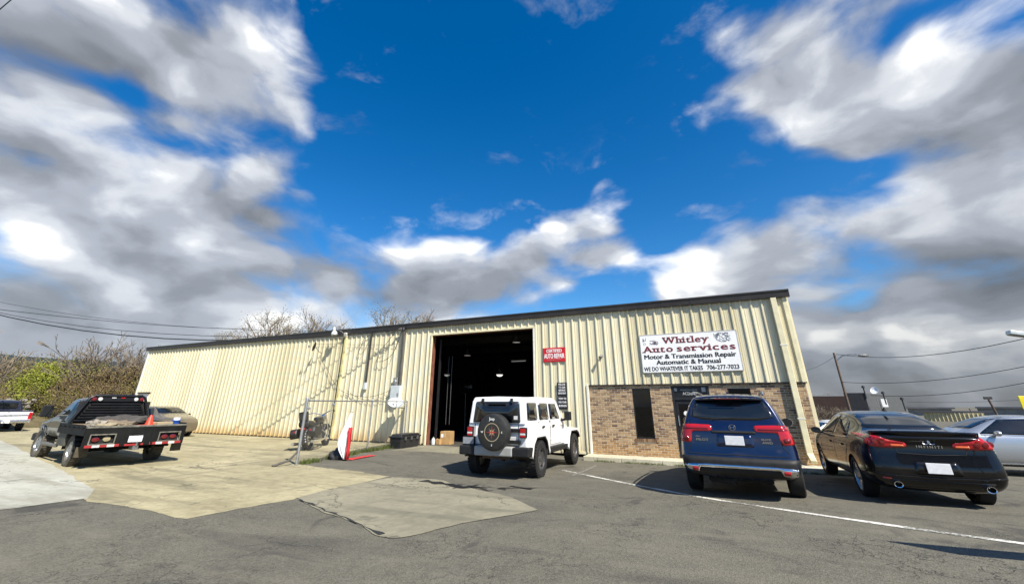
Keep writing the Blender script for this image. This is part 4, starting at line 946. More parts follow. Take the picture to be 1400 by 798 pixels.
for s_ in (1, -1):
    b_ = MB(); b_.prism([(-.85, .50), (-.42, .50), (-.42, .70), (-.85, .70)], s_*.50, s_*.92); b_.build('bumper_end', TRIMBLK, jeep, bevel=.03, seg=3)
b_ = MB(); b_.box(3.42, -.85, .50, 3.66, .85, .70); b_.build('front_bumper', TRIMBLK, jeep, bevel=.03)
wheels(jeep, (0, 2.946), .925, R=.405, wd=.265, rr=.235, kind='star', spokes=5, rim=DALLOY, tread=True)
# spare wheel under a printed cover
sp = Matrix.Translation((-.90, -.06, 1.02)) @ Matrix.Rotation(-pi/2, 4, 'Y')
m = MB(); m.lathe([(.30, -.16), (.385, -.14), (.405, -.10), (.408, .05), (.395, .10), (.36, .118), (.2, .124), (0, .126)], 40, sp); spare = m.build('spare_wheel', pm('vinyl_cover', (.020, .020, .018), .55, 0, .2, 12, .1), jeep, 40)
m = MB(); m.lathe([(.12, -.30), (.12, -.14)], 12, sp); m.build('spare_carrier', TRIMBLK, jeep)
PRINT = pm('tan_print', (.38, .31, .19), .6, 0, .1, 20); REDP = pm('red_print', (.42, .03, .02), .6); WPR = pm('pale_print', (.6, .6, .58), .6)
m = MB(); m.lathe([(.185, .1262), (.20, .1262), (.20, .1285), (.185, .1285), (.185, .1262)], 40, sp)
for i in range(16):
    a = 2*pi*i/16; r_ = .165 if i % 4 == 0 else (.12 if i % 2 == 0 else .07)
    if i % 4 == 0: continue
    M2 = sp @ Matrix.Rotation(a, 4, 'Z'); m.add([M2 @ Vector(v) for v in ((0, -.012, .1265), (r_, 0, .1285), (0, .012, .1265))], [(0, 1, 2)])
m.build('cover_print', PRINT, spare)
m = MB()
for i in (0, 4, 8, 12):
    a = 2*pi*i/16; M2 = sp @ Matrix.Rotation(a, 4, 'Z'); m.add([M2 @ Vector(v) for v in ((0, -.016, .128), (.165, 0, .130), (0, .016, .128))], [(0, 1, 2)])
m.build('cover_print', REDP, spare)
letters('cover_lettering', 'Jeep', .10, WPR, spare, (-1.032, -.06, 1.31), RX, .003, width=.15)
for txt, y_, z_ in (('W', .20, 1.02), ('E', -.32, 1.02), ('S', -.06, .745)): letters('cover_lettering', txt, .06, WPR, spare, (-1.030, y_, z_), RX, .002)
plate(jeep, -.72, .74, .80, PLATEG, .30, .15); b_ = MB(); b_.box(-.71, .58, .70, -.64, .90, .90); b_.build('plate_bracket', TRIMBLK, jeep)
m = MB(); m.box(-.628, -.40, 1.285, -.622, -.30, 1.375); o = m.build('window_sticker', WPR, jeep); o.location = (-.036, -.17, 0)
m = MB(); m.tube([(-.55, -.45, .47), (-.3, -.45, .47)], .035, 10); m.box(-.62, -.35, .42, -.45, .4, .5); m.tube([(0, -.8, .405), (0, .8, .405)], .05, 8); m.lathe([(0, -.14), (.14, 0), (0, .14)], 12, Matrix.Translation((0, .1, .42))); m.build('rear_axle', pm('rusty_steel', (.07, .045, .03), .8, 0, .3, 8), jeep, 40)

# ================================================================== flatbed truck in the yard
tx, ty, th = -14.45, -8.42, 171.0
truck = thing('flatbed_truck', 'dusty dark green-black single-cab truck with flat work bed and headache rack', 'truck', (tx, ty, 0), radians(th))
DKG = paint('dark_green_paint', (.010, .013, .009), .05, .4, .07); BEDM = pm('bed_steel', (.0065, .007, .0065), .65, 0, .4, 3, .2, spec=.2)
S = [(1.36, .62, .80, .90, .85, .88, 1.10, .74, 1.60, .08), (1.40, .58, .86, .96, .85, .93, 1.14, .78, 1.68, .09), (1.75, .56, .88, .985, .85, .95, 1.15, .79, 1.74, .09), (2.3, .55, .88, .99, .85, .955, 1.15, .78, 1.73, .09),
     (2.55, .55, .88, .99, .85, .955, 1.15, .78, 1.66, .08), (2.9, .55, .88, .99, .85, .95, 1.15, .80, 1.38, .07), (3.15, .55, .88, .99, .85, .94, 1.14, .82, 1.22, .06), (3.6, .55, .86, .99, .85, .92, 1.10, .76, 1.19, .06),
     (4.3, .55, .84, .97, .82, .88, 1.03, .68, 1.12, .07), (4.55, .5, .78, .92, .75, .8, .92, .58, 1.02, .06), (4.62, .5, .7, .84, .72, .7, .88, .5, .98, .06)]
me = shell(S); bv = bvh_of(me); cs = [well(3.57, .38, .48, s_*.55, s_*1.3) for s_ in (1, -1)]
obj('cab', cut(me, cs, [DKG, UNDER]), truck)
for ax in ('+y', '-y'):
    patch('side_window', bv, rnd([(1.55, 1.20), (2.95, 1.19), (2.50, 1.58), (1.60, 1.62)], .06), ax, GLASS, truck, .005)
    seam('door_gap', bv, [(1.52, 1.66), (1.50, .62), (2.98, .62), (3.05, 1.1)], ax, .014, GAP, truck)
    patch('door_panel', bv, rnd([(2.0, .64), (2.85, .64), (2.85, .78), (2.0, .78)], .03), ax, pm('dusty_panel', (.10, .095, .07), .8, 0, .3, 4), truck, .01)
    patch('door_handle', bv, rnd([(1.62, 1.03), (1.84, 1.03), (1.84, 1.08), (1.62, 1.08)], .015), ax, TRIMBLK, truck, .02)
    seam('arch_cladding', bv, [(3.57+.50*cos(a), .38+.50*sin(a)) for a in [pi*(i/14) for i in range(15)]], ax, .07, DKG, truck, .03)
patch('rear_window', bv, rnd([(-.62, 1.22), (.62, 1.22), (.58, 1.55), (-.58, 1.55)], .06), '-x', GLASS, truck, .006)
patch('windshield', bv, rnd([(-.78, 1.24), (.78, 1.24), (.70, 1.64), (-.70, 1.64)], .05), '+x', GLASS, truck, .005)
for s_ in (1, -1):
    mr_ = MB(); mr_.box(-.06, -.12, -.17, .06, .12, .17); o = mr_.build('towing_mirror', TRIMBLK, truck, bevel=.03); o.location = (2.85, s_*1.18, 1.32)
    a_ = MB(); a_.bar((0, 0, .1), (.03, -s_*.26, .05), .03); a_.bar((0, 0, -.1), (.03, -s_*.26, -.1), .03); a_.build('mirror_arm', TRIMBLK, o)
    g_ = MB(); g_.box(-.066, -.10, -.15, -.058, .10, .15); g_.build('mirror_glass', GLASS, o)
    s2 = MB(); s2.tube([(1.45, s_*.98, .42), (3.0, s_*.98, .42)], .045, 10); s2.bar((1.6, s_*.98, .42), (1.6, s_*.6, .5), .04); s2.bar((2.85, s_*.98, .42), (2.85, s_*.6, .5), .04); s2.build('side_step', pm('step_steel', (.2, .19, .16), .5, .5, .2, 5), truck, 40)
m = MB(); m.box(4.45, -.98, .42, 4.75, .98, .64); m.build('front_bumper', TRIMBLK, truck, bevel=.04)
m = MB(); m.box(-1.1, -.48, .52, 4.3, -.36, .68); m.box(-1.1, .36, .52, 4.3, .48, .68); m.tube([(0, -.8, .38), (0, .8, .38)], .06, 8); m.build('chassis', UNDER, truck)
wheels(truck, (0, 3.57), 1.0, R=.385, wd=.27, rr=.215, kind='star', spokes=8, tyre=DTYRE, rim=ALLOY, tread=True, steer=.12)
# bed: deck, skirts, lamp openings, tape, rack, rails
m = MB(); m.box(-1.30, -1.08, .90, 1.28, 1.08, .955); m.build('bed_deck', BEDM, truck, bevel=.006)
TAPE_R = pm('red_tape', (.30, .02, .02), .5); TAPE_W = pm('white_tape', (.58, .57, .54), .5); PALEEDGE = pm('worn_edge', (.17, .16, .13), .6, .3, .4, 6)
m = MB(); m.box(-1.345, -1.08, .955, -1.22, 1.08, 1.0); m.build('rear_rail', PALEEDGE, truck, bevel=.006)
AGED = glassy('aged_lens', (.36, .30, .18), .15, .5)
LW = [(.48, .96), (-.96, -.48)]
m = MB()                                                # rear skirt with two lamp windows
m.box(-1.34, -1.08, .50, -1.30, 1.08, .58); m.box(-1.34, -1.08, .80, -1.30, 1.08, .954)
for a, b in ((-1.08, -.96), (-.48, .48), (.96, 1.08)): m.box(-1.34, a, .58, -1.30, b, .80)
m.build('rear_skirt', BEDM, truck)
for a, b in LW:
    m = MB(); m.box(-1.352, a-.02, .79, -1.338, b+.02, .815); m.box(-1.352, a-.02, .565, -1.338, b+.02, .59); m.box(-1.352, a-.02, .59, -1.338, a+.005, .79); m.box(-1.352, b-.005, .59, -1.338, b+.02, .79); m.build('lamp_frame', PALEEDGE, truck)
    m = MB(); m.box(-1.26, a, .58, -1.25, b, .80); m.build('lamp_backing', UNDER, truck)
    for k_, mm in ((.12, DRED), (.34, AGED)) if a > 0 else ((.14, DRED), (.34, DRED)):
        c = (b-k_) if a > 0 else (a+k_)
        m = MB(); m.lathe([(.062, 0), (.058, .03), (0, .04)], 18, Matrix.Translation((-1.26, c, .69)) @ Matrix.Rotation(-pi/2, 4, 'Y') @ Matrix.Scale(1.3, 4, (0, 1, 0))); m.build('tail_light', mm, truck, 40)
for y_ in (-.36, -.1, .30): m = MB(); m.prism([(-1.36, .52), (-1.34, .52), (-1.34, .94), (-1.345, .94)], y_, y_+.05); m.build('skirt_gusset', BEDM, truck)
plate(truck, -1.356, .04, .665, None, .30, .15)
for y0 in (.30, -1.02):
    for i in range(5):
        m = MB(); m.box(-1.347, y0+i*.145, .505, -1.339, y0+(i+1)*.145, .565); m.build('reflective_tape', TAPE_R if i % 2 == 0 else TAPE_W, truck)
m = MB(); m.box(-1.347, -.16, .505, -1.339, .24, .55); m.build('reflective_tape', TAPE_R, truck)
for s_ in (1, -1):
    m = MB(); m.box(-1.30, s_*1.08-.02, .78, 1.28, s_*1.08+.02, .952); m.build('side_skirt', BEDM, truck)
    m = MB(); m.bar((-1.2, s_*1.10, 1.0), (1.2, s_*1.10, 1.0), .03, .06)
    for i in range(6): m.bar((-1.1+i*.44, s_*1.10, .95), (-1.1+i*.44, s_*1.10, 1.0), .04)
    m.build('stake_rail', BEDM, truck)
    m = MB(); m.prism([(.42, .46), (1.16, .46), (1.16, .86), (.42, .86)], s_*.74, s_*1.06); m.build('tool_box', pm('dusty_box', (.062, .06, .046), .7, 0, .3, 3, .1), truck, bevel=.02)
    m = MB(); m.box(-.78, s_*1.03-.25, .26, -.74, s_*1.03, .50); m.build('mud_flap', pm('dusty_rubber', (.075, .062, .04), .9, 0, .3, 6), truck)
    m = MB()
    for i in range(12):
        a0, a1 = pi*i/12, pi*(i+1)/12
        m.add([(.52*cos(q), y_, .38+.52*sin(q)) for q in (a0, a1) for y_ in (s_*.70, s_*1.04)], [(0, 1, 3, 2)])
    f_ = m.build('mudguard', BEDM, truck, 40); f_.modifiers.new('t', 'SOLIDIFY').thickness = .012
m = MB(); m.box(-1.4, -.06, .40, -1.1, .06, .50); m.tube([(-1.42, 0, .50), (-1.42, 0, .56)], .025, 8); m.lathe([(0, -.03), (.026, -.015), (.03, 0), (.026, .015), (0, .03)], 12, Matrix.Translation((-1.42, 0, .585))); m.build('tow_hitch', pm('worn_steel', (.32, .32, .31), .35, .8, .2, 12), truck, 40)
# rack behind the cab: rounded frame with slats
RK = pm('gloss_black_steel', (.010, .010, .011), .3, 0, .2, 4)
m = MB(); m.tube([(1.20, .92, .95), (1.20, .92, 1.05), (1.20, .70, 1.60), (1.20, .66, 1.70), (1.20, .56, 1.76), (1.20, -.56, 1.76), (1.20, -.66, 1.70), (1.20, -.70, 1.60), (1.20, -.88, 1.05), (1.20, -.88, .95)], .04, 8); rack = m.build('headache_rack', RK, truck, 50)
m = MB(); m.box(1.19, -.63, 1.60, 1.23, .63, 1.74); m.build('light_panel', RK, rack)
for i in range(7):
    z = 1.06+i*.075; wv = .90-.34*(z-1.0)/.6
    m = MB(); m.box(1.18, -wv+.02, z, 1.24, wv-.02, z+.042, Matrix.Identity(4)); m.build('slat', RK, rack)
m = MB(); m.box(1.26, -.85, .95, 1.275, .85, 1.6); m.build('back_panel', UNDER, rack)
for y_, mm in ((.57, DRED), (.43, WLENS), (-.43, WLENS), (-.57, DRED)):
    m = MB(); m.lathe([(.055, 0), (.05, .02), (0, .028)], 18, Matrix.Translation((1.185, y_, 1.665)) @ Matrix.Rotation(-pi/2, 4, 'Y')); m.build('marker_light', mm, rack, 40)
for y_ in (.12, -.1): m = MB(); m.box(1.17, y_-.05, 1.69, 1.19, y_+.05, 1.715); m.build('marker_light', WLENS if y_ > 0 else RED, rack)
m = MB(); m.bar((1.22, .91, 1.0), (1.22, .68, 1.66), .028, .03); m.build('worn_upright', pm('bare_steel', (.4, .4, .38), .4, .6, .2, 9), rack)
# load on the bed
bedM = Matrix.Translation((tx, ty, 0)) @ Matrix.Rotation(radians(th), 4, 'Z')
def load(name, label, cat, mb_, mat, lx, ly, rz=0.0, bevel=0.0, smooth=None, z=.955):
    o = mb_.build(name, mat, None, smooth, bevel); p = bedM @ Vector((lx, ly, z)); o.location = p; o.rotation_euler = (0, 0, radians(th)+rz); return tag(o, label, cat)
m = MB(); m.box(-.19, -.19, 0, .19, .19, .03); m.lathe([(.10, .03), (.028, .27), (.016, .29), (0, .29)], 20); load('traffic_cone', 'orange traffic cone standing on the flatbed', 'cone', m, pm('orange_plastic', (.72, .05, .015), .5, 0, .1, 6), -.80, -.33, .4, smooth=35)
m = MB(); m.box(-.18, -.2, 0, .18, .2, .10); load('carton', 'pale cardboard carton beside the cone on the flatbed', 'box', m, pm('pale_card', (.36, .29, .17), .85, 0, .12, 5), -.85, -.62, .15, .01)
m = MB(); m.lathe([(.08, 0), (.10, .12), (.105, .125)], 18); m.lathe([(.11, .12), (.11, .14), (0, .14)], 18); load('bucket', 'blue and white plastic bucket at the flatbed corner', 'bucket', m, pm('blue_plastic', (.03, .10, .42), .45, 0, .1, 6), -.95, -.93, 0, 0, 40)
m = MB(); m.lathe([(.085, 0), (.09, .07), (0, .07)], 16); load('white_tub', 'white tub sitting on top of the blue bucket', 'tub', m, WHITEV, -.95, -.93, 0, 0, 40, 1.095)
rl = random.Random(5)
JN = [('folded_tarp', 'tan tarp heaped across the flatbed deck', 'tarp', (.19, .15, .095), -.70, .30, .42, .30, .12), ('sandbag', 'pale sack slumped on the flatbed near the tailgate edge', 'sack', (.30, .25, .16), -1.0, .62, .32, .22, .11), ('rag_pile', 'brown crumpled cloth behind the tarp on the flatbed', 'cloth', (.20, .15, .10), -.2, .15, .4, .34, .15), ('burlap_sack', 'grey burlap sack by the side rail of the flatbed', 'sack', (.27, .24, .19), -.55, .75, .3, .22, .16), ('canvas_roll', 'dark canvas roll lying in front of the headache rack', 'canvas', (.06, .055, .05), .6, -.1, .3, .75, .24)]
for nm, lb, ct, col, lx, ly, a, b, hh in JN:
    bm = bmesh.new(); bmesh.ops.create_icosphere(bm, subdivisions=4, radius=1)
    for v in bm.verts:
        q = v.co.copy(); n_ = noise.noise(q*2.1+Vector((lx*9, ly*5, 0)))*.35+noise.noise(q*5.5+Vector((lx, 3, ly)))*.16
        v.co = Vector((q.x*a*(1+n_), q.y*b*(1+n_), max(0, (q.z*.5+.42)*hh*(1+n_*1.5))))
    me = bpy.data.meshes.new(nm); bm.to_mesh(me); bm.free(); me.materials.append(pm(nm+'_cloth', col, .9, 0, .25, 6, .3)); me.polygons.foreach_set('use_smooth', [True]*len(me.polygons))
    o = obj(nm, me); o.location = bedM @ Vector((lx, ly, .953)); o.rotation_euler = (0, 0, radians(th)); tag(o, lb, ct)
m = MB(); m.bar((-.9, -.2, .03), (.9, .3, .03), .09, .04); load('plank', 'bare plank lying along the flatbed deck', 'plank', m, pm('bare_wood', (.36, .26, .14), .8, 0, .2, 7), .1, .55, .1)

# ================================================================== other cars
tan, bvt = sedan('tan_sedan', 'tan metallic sedan parked alongside the ribbed wall behind the flatbed truck', (-26.3, -2.25), 0.0, dict(paint=TAN, h=1.0, chrome=False, wb=2.75, mirrorbody=False, yo=.87), dict(R=.32, wd=.205, rr=.225, kind='star', spokes=7), see=True)
sil, bvs = sedan('silver_sedan', 'silver sedan with bright sill strip passing beyond the black sedan', (10.0, 1.75), 180, dict(paint=SILVER, h=1.02, wb=2.83), dict(R=.33, wd=.22, rr=.24, kind='twin', spokes=5, wd_=0) if False else dict(R=.33, wd=.22, rr=.24, kind='twin', spokes=5))
for ax in ('+y', '-y'): seam('sill_strip', bvs, [(.45, .31), (2.4, .29)], ax, .03, CHROME, sil, .012)
wsd, bvw = sedan('white_sedan', 'white car parked past the brick corner behind the black sedan', (7.0, 7.6), 197, dict(paint=WHITEP, h=1.05, wb=2.8), dict(R=.33, wd=.22, rr=.23, kind='star', spokes=6), detail=False)
# two-tone pickup at the far end of the yard
pk = thing('two_tone_pickup', 'old white and navy pickup with tailgate towards the yard', 'pickup', (-36.6, -4.4, 0), radians(172))
PWH = paint('pickup_white', (.70, .71, .72), 0, .35, .04); PNV = paint('pickup_navy', (.012, .016, .040), .1, .35, .05)
m = MB(); m.box(-1.22, -.97, .62, -1.16, .97, 1.08); m.build('tailgate', PWH, pk, bevel=.02)
for z0, z1 in ((.83, .89), (1.06, 1.12)): m = MB(); m.box(-1.235, -.975, z0, -1.17, .975, z1); m.build('tailgate_band', PNV, pk, bevel=.01)
for s_ in (1, -1):
    m = MB(); pr = [(-1.2, .60), (-.52, .60), (-.45, .78), (-.28, .90), (.28, .90), (.45, .78), (.52, .60), (1.15, .60), (1.15, 1.12), (-1.2, 1.12)]; m.prism(pr, s_*.88, s_*.985); m.build('bed_side', PWH, pk, bevel=.02)
    m = MB(); m.box(-1.18, s_*.99-.012, .82, 1.15, s_*.99+.012, .90); m.build('side_band', PNV, pk)
    m = MB(); m.box(-1.245, s_*.90-.075, .66, -1.15, s_*.90+.075, 1.02); m.build('tail_light', RED, pk, bevel=.015)
m = MB(); m.box(-1.16, -.88, .62, 1.15, .88, .66); m.box(1.1, -.88, .62, 1.15, .88, 1.12); m.build('bed_floor', UNDER, pk)
m = MB(); m.box(-1.40, -.95, .46, -1.24, .95, .60); m.build('rear_bumper', CHROME, pk, bevel=.03); plate(pk, -1.41, 0, .54)
S = [(1.18, .55, .86, .95, .85, .92, 1.12, .72, 1.62, .08), (1.22, .52, .88, .98, .85, .95, 1.14, .76, 1.70, .09), (1.9, .52, .88, .985, .85, .95, 1.14, .76, 1.73, .09), (2.3, .52, .88, .985, .85, .95, 1.14, .76, 1.66, .08), (2.85, .52, .88, .985, .85, .95, 1.13, .82, 1.2, .05), (3.5, .52, .88, .98, .85, .93, 1.06, .84, 1.12, .05), (4.2, .52, .86, .96, .82, .9, .98, .8, 1.04, .05), (4.35, .5, .8, .9, .75, .82, .9, .72, .98, .05)]
me = shell(S); bv = bvh_of(me); obj('cab', cut(me, [well(3.3, .36, .46, s_*.55, s_*1.3) for s_ in (1, -1)], [PNV, UNDER]), pk)
patch('rear_window', bv, rnd([(-.66, 1.2), (.66, 1.2), (.62, 1.58), (-.62, 1.58)], .06), '-x', GLASS, pk, .006); patch('windshield', bv, rnd([(-.72, 1.22), (.72, 1.22), (.66, 1.62), (-.66, 1.62)], .05), '+x', GLASS, pk, .005)
for ax in ('+y', '-y'): patch('side_window', bv, rnd([(1.4, 1.19), (2.6, 1.19), (2.2, 1.58), (1.42, 1.6)], .05), ax, GLASS, pk, .005)
wheels(pk, (0, 3.3), .96, R=.36, wd=.24, rr=.2, kind='star', spokes=8)
# ================================================================== signs on the front
MAROON = pm('maroon_paint', (.16, .022, .028), .6, 0, .1, 9); INK = pm('black_ink', (.012, .012, .013), .6); SIGNW = pm('sign_white', (.80, .80, .78), .5, 0, .04, 2)
SG = thing('shop_sign', 'large white sign board with maroon and black lettering above the entrance', 'sign', (.625, -.052, 3.235))
m = MB(); m.box(-1.535, -.012, -.635, 1.535, .012, .635); m.build('board', SIGNW, SG, bevel=.004)
m = MB()
for a, b in (((-1.53, -.63), (1.53, -.63)), ((1.53, -.63), (1.53, .63)), ((1.53, .63), (-1.53, .63)), ((-1.53, .63), (-1.53, -.63))): m.bar((a[0], -.006, a[1]), (b[0], -.006, b[1]), .022, .022)
m.build('edge_strip', pm('grey_edge', (.45, .45, .44), .5), SG)
SER = {'W': [(.14, 1), (.5, 1), (.86, 1)], 'h': [(.16, 0), (.86, 0), (.08, 1)], 'i': [(.5, 0), (.2, .72)], 't': [(.7, 0)], 'l': [(.5, 0), (.1, 1)], 'y': [(.1, 1), (.9, 1)], 'A': [(.07, 0), (.93, 0)], 'u': [(.1, 1), (.8, 1), (.95, 0)], 'r': [(.3, 0), (.15, 1)], 'v': [(.1, 1), (.9, 1)]}
def slab(txt, size, cx, cz, width, mat, parent):          # heavy slab-serif lettering, letter by letter
    mb_ = MB(); x = 0; top = None; parts_ = []
    for ch in txt:
        if ch == ' ': x += size*.34; continue
        me = text_mesh(ch, size, size*.030, .002); xs = [v.co.x for v in me.vertices]; ys = [v.co.y for v in me.vertices]
        a, b, lo, hi = min(xs), max(xs), min(ys), max(ys); wd = b-a
        parts_.append((me, x-a)); 
        for fx, fy in SER.get(ch, []):
            px_ = x+wd*fx; py_ = lo+(hi-lo)*fy
            if ch in 'y' and fy == 1: py_ = hi
            t_ = size*.05; py_ += t_ if fy == 0 else -t_
            parts_.append(((px_-size*.14, px_+size*.14, py_-t_, py_+t_), None))
        x += wd+size*.10
    k_ = width/(x-size*.10)
    for p, dx in parts_:
        if dx is None:
            a, b, c0, c1 = p; mb_.box((a*k_)-width/2+cx, -.0175, c0+cz, (b*k_)-width/2+cx, -.013, c1+cz)
        else:
            o_ = len(mb_.v); mb_.v += [((v.co.x+dx)*k_-width/2+cx, -.0155-v.co.z, v.co.y+cz) for v in p.vertices]
            for q in p.polygons: mb_.face([o_+i for i in q.vertices])
            bpy.data.meshes.remove(p)
    return mb_.build('lettering', mat, parent)
slab('Whitley', .30, -.06, .405, 1.44, MAROON, SG); slab('Auto', .30, -.96, .125, .98, MAROON, SG); slab('services', .30, .54, .125, 1.78, MAROON, SG)
SR = (pi/2, 0, 0)
letters('lettering', 'Motor & Transmission Repair', .21, INK, SG, (-.02, -.014, -.125), SR, .007, width=2.86)
letters('lettering', 'Automatic & Manual', .21, INK, SG, (-.06, -.014, -.315), SR, .007, width=2.0)
letters('lettering', 'WE DO WHATEVER IT TAKES', .19, INK, SG, (-.56, -.014, -.525), SR, .005, width=1.86)
letters('lettering', '706-277-7023', .19, INK, SG, (.96, -.014, -.520), SR, .005, width=.94)
rs = random.Random(4)
def sketch(x0, x1, z0, z1, n, mat):
    mb_ = MB()
    for i in range(n):
        a = (rs.uniform(x0, x1), rs.uniform(z0, z1)); an = rs.choice((0, .5, 1.57, 2.4, 2.8)); L = rs.uniform(.03, .14)
        b = (min(max(a[0]+L*cos(an), x0), x1), min(max(a[1]+L*sin(an), z0), z1)); mb_.bar((a[0], -.0145, a[1]), (b[0], -.0145, b[1]), .003, rs.uniform(.006, .018), up=(0, 1, 0))
    for i in range(max(1, n//9)):
        cx, cz, r_ = rs.uniform(x0+.06, x1-.06), rs.uniform(z0+.06, z1-.06), rs.uniform(.03, .06)
        mb_.tube([(cx+r_*cos(q), -.0145, cz+r_*sin(q)) for q in [j*pi/6 for j in range(13)]], .004, 4)
    mb_.build('engine_drawing', mat, SG)
GREYI = pm('grey_ink', (.10, .10, .11), .6)
sketch(.86, 1.30, .28, .58, 34, INK); sketch(.90, 1.34, .27, .52, 14, GREYI); sketch(-1.20, -.92, .28, .44, 11, MAROON); sketch(-1.20, -.95, .27, .43, 6, GREYI); sketch(-1.42, -1.32, .25, .55, 6, GREYI)
REDS = pm('sign_red', (.50, .012, .018), .4, 0, .06, 5)
s2 = thing('repair_sign', 'small red sign lettered in white beside the bay opening', 'sign', (-4.125, -.05, 3.345))
m = MB(); m.box(-.455, -.01, -.265, .455, .01, .265); m.build('board', REDS, s2, bevel=.02)
letters('lettering', 'CERTIFIED', .17, WHITEV, s2, (0, -.013, .14), SR, .005, width=.62); letters('lettering', 'AUTO REPAIR', .25, WHITEV, s2, (0, -.013, -.055), SR, .008, width=.82)
m = MB(); m.bar((-.28, -.013, -.185), (.28, -.013, -.185), .004, .016, up=(0, 1, 0)); m.build('underline', WHITEV, s2)
s3 = thing('welcome_sign', 'tall black two-panel sign with white lettering on the ribbed wall', 'sign', (-3.87, -.05, 1.87))
for z0, z1, rows in ((-.01, .46, ('WELCOME', 'TO OUR', 'SERVICE', 'DEPARTMENT')), (-.46, -.03, ('THANK YOU', 'FOR YOUR', 'BUSINESS'))):
    m = MB(); m.box(-.195, -.012, z0, .195, .012, z1); bd = m.build('board', pm('sign_black', (.015, .015, .018), .35), s3, bevel=.006)
    for i, rw_ in enumerate(rows):
        letters('lettering', rw_, .095, WHITEV, bd, (0, -.014, z1-.07-i*(z1-z0-.06)/len(rows)), SR, .002, width=.30 if len(rw_) > 7 else .26)

# ================================================================== things fixed to the walls
LAMPG = pm('lamp_grey', (.20, .20, .19), .5, .3, .15, 8); PALEM = pm('pale_grey_enamel', (.56, .60, .60), .4, .1, .08, 5)
p = wl(822, 487, -.08)
cm = thing('wall_spotlight', 'small bronze spotlight on the cream wall above the brick', 'lamp', (p.x, -.04, p.z))
m = MB(); m.lathe([(.05, 0), (.05, .03), (0, .03)], 14, Matrix.Rotation(pi/2, 4, 'X')); m.build('base', LAMPG, cm, 40)
m = MB(); m.tube([(0, -.03, 0), (0, -.10, .03)], .018, 8); m.lathe([(.035, 0), (.06, .12), (.055, .13), (0, .11)], 14, Matrix.Translation((0, -.10, .03)) @ Matrix.Rotation(radians(130), 4, 'X')); m.build('head', LAMPG, cm, 40)
p = wl(457, 458, -.42)
fl = thing('eave_floodlight', 'pale bell floodlight on a curved arm under the eave', 'lamp', (p.x+.42, -.03, 4.60))
m = MB(); m.tube([(0, 0, 0), (-.02, -.10, .14), (-.10, -.22, .30), (-.22, -.34, .36), (-.36, -.40, .33)], .016, 8); m.build('arm', LAMPG, fl, 40)
m = MB(); m.lathe([(.03, .34), (.055, .33), (.06, .16), (.09, .12), (.135, .06), (.15, -.06), (.12, -.08), (0, -.05)], 20, Matrix.Translation((-.40, -.42, .20)) @ Matrix.Rotation(radians(-12), 4, 'Y')); m.build('lamp_head', PALEM, fl, 40)
m = MB(); m.box(-.06, -.02, -.10, .05, .02, .06); m.build('base', RUSTY, fl)
def dish(name, label, pos, nrm, r, mat, arm, mount):
    t_ = thing(name, label, 'satellite dish', pos); q = Vector(nrm).normalized().to_track_quat('Z', 'Y').to_matrix().to_4x4()
    prof = [(r*i/8, .16*r*(i/8)**2*1.6) for i in range(9)]
    m = MB(); m.lathe(prof+[(r*1.02, prof[-1][1]), (r*1.0, prof[-1][1]-.012)]+[(a, b-.012) for a, b in reversed(prof[:-1])], 28, q @ Matrix.Scale(.9, 4, (1, 0, 0))); m.build('reflector', mat, t_, 50)
    tip = q @ Vector((0, -r*.25, r*1.35)); m = MB(); m.tube([q @ Vector((0, -r*.95, .12*r)), q @ Vector((0, -r*.8, r*.8)), tip], .012, 6); m.build('feed_arm', LAMPG, t_, 40)
    m = MB(); m.lathe([(0, -.07), (.035, -.06), (.04, .05), (0, .07)], 10, Matrix.Translation(tip)); m.build('feed_horn', LAMPG, t_, 40)
    m = MB(); m.tube([Vector((0, 0, 0))]+[Vector(v) for v in mount], .02, 8); m.build('mast', LAMPG, t_, 40); return t_
p = wl(541, 551, -.62); dish('wall_dish', 'grey satellite dish standing off the wall below the meter box', (p.x, p.y, p.z-.05), (.30, -.30, .72), .37, PALEM, 1, [(.05, .25, -.12), (.05, .58, -.16)])
p = wl(431, 474, -.40); dish('eave_dish', 'dark satellite dish seen edge-on near the eave floodlight', (p.x, p.y, p.z), (-.80, -.55, .25), .22, BLACK, 1, [(.12, .18, -.22), (.12, .37, -.28)])
mt = thing('electric_meter', 'pale grey meter cabinet with round meter under the service mast', 'meter', (-11.47, -.04, 1.72))
m = MB(); m.box(-.25, -.20, 0, .25, 0, .60); m.build('cabinet', PALEM, mt, bevel=.012)
m = MB(); m.lathe([(.10, 0), (.10, .10), (.08, .13), (0, .14)], 20, Matrix.Translation((-.10, -.05, .76)) @ Matrix.Rotation(pi/2, 4, 'X')); m.build('meter_glass', GALV, mt, 40)
m = MB(); m.box(-.22, -.12, .60, .02, 0, .95); m.build('meter_socket', pm('aged_grey', (.26, .25, .23), .6, .1, .15, 6), mt, bevel=.01)
m = MB(); m.tube([(.14, -.10, .60), (.12, -.10, 2.9), (.10, -.11, 3.02), (-.02, -.16, 3.10), (-.12, -.22, 3.04)], .052, 12); ms = m.build('service_mast', pm('dark_conduit', (.085, .08, .075), .55, .4, .2, 4), mt, 50)
m = MB(); m.lathe([(.075, -.08), (.085, 0), (.06, .09), (0, .10)], 14, Matrix.Translation((.09, -.12, 3.05))); m.build('weather_head', BLACK, mt, 40)
m = MB()
for i in range(3): m.tube([(-.12, -.22, 3.04), (-.3-.1*i, -.34, 2.95-.05*i), (-.6-.1*i, -.42, 3.0), (-.9, -.40, 3.06)], .011, 5)
m.build('service_cable', BLACK, mt, 60)
cdt = thing('wall_conduit', 'dark conduit with a small white box on its lower end', 'conduit', (-13.33, -.04, 2.34))
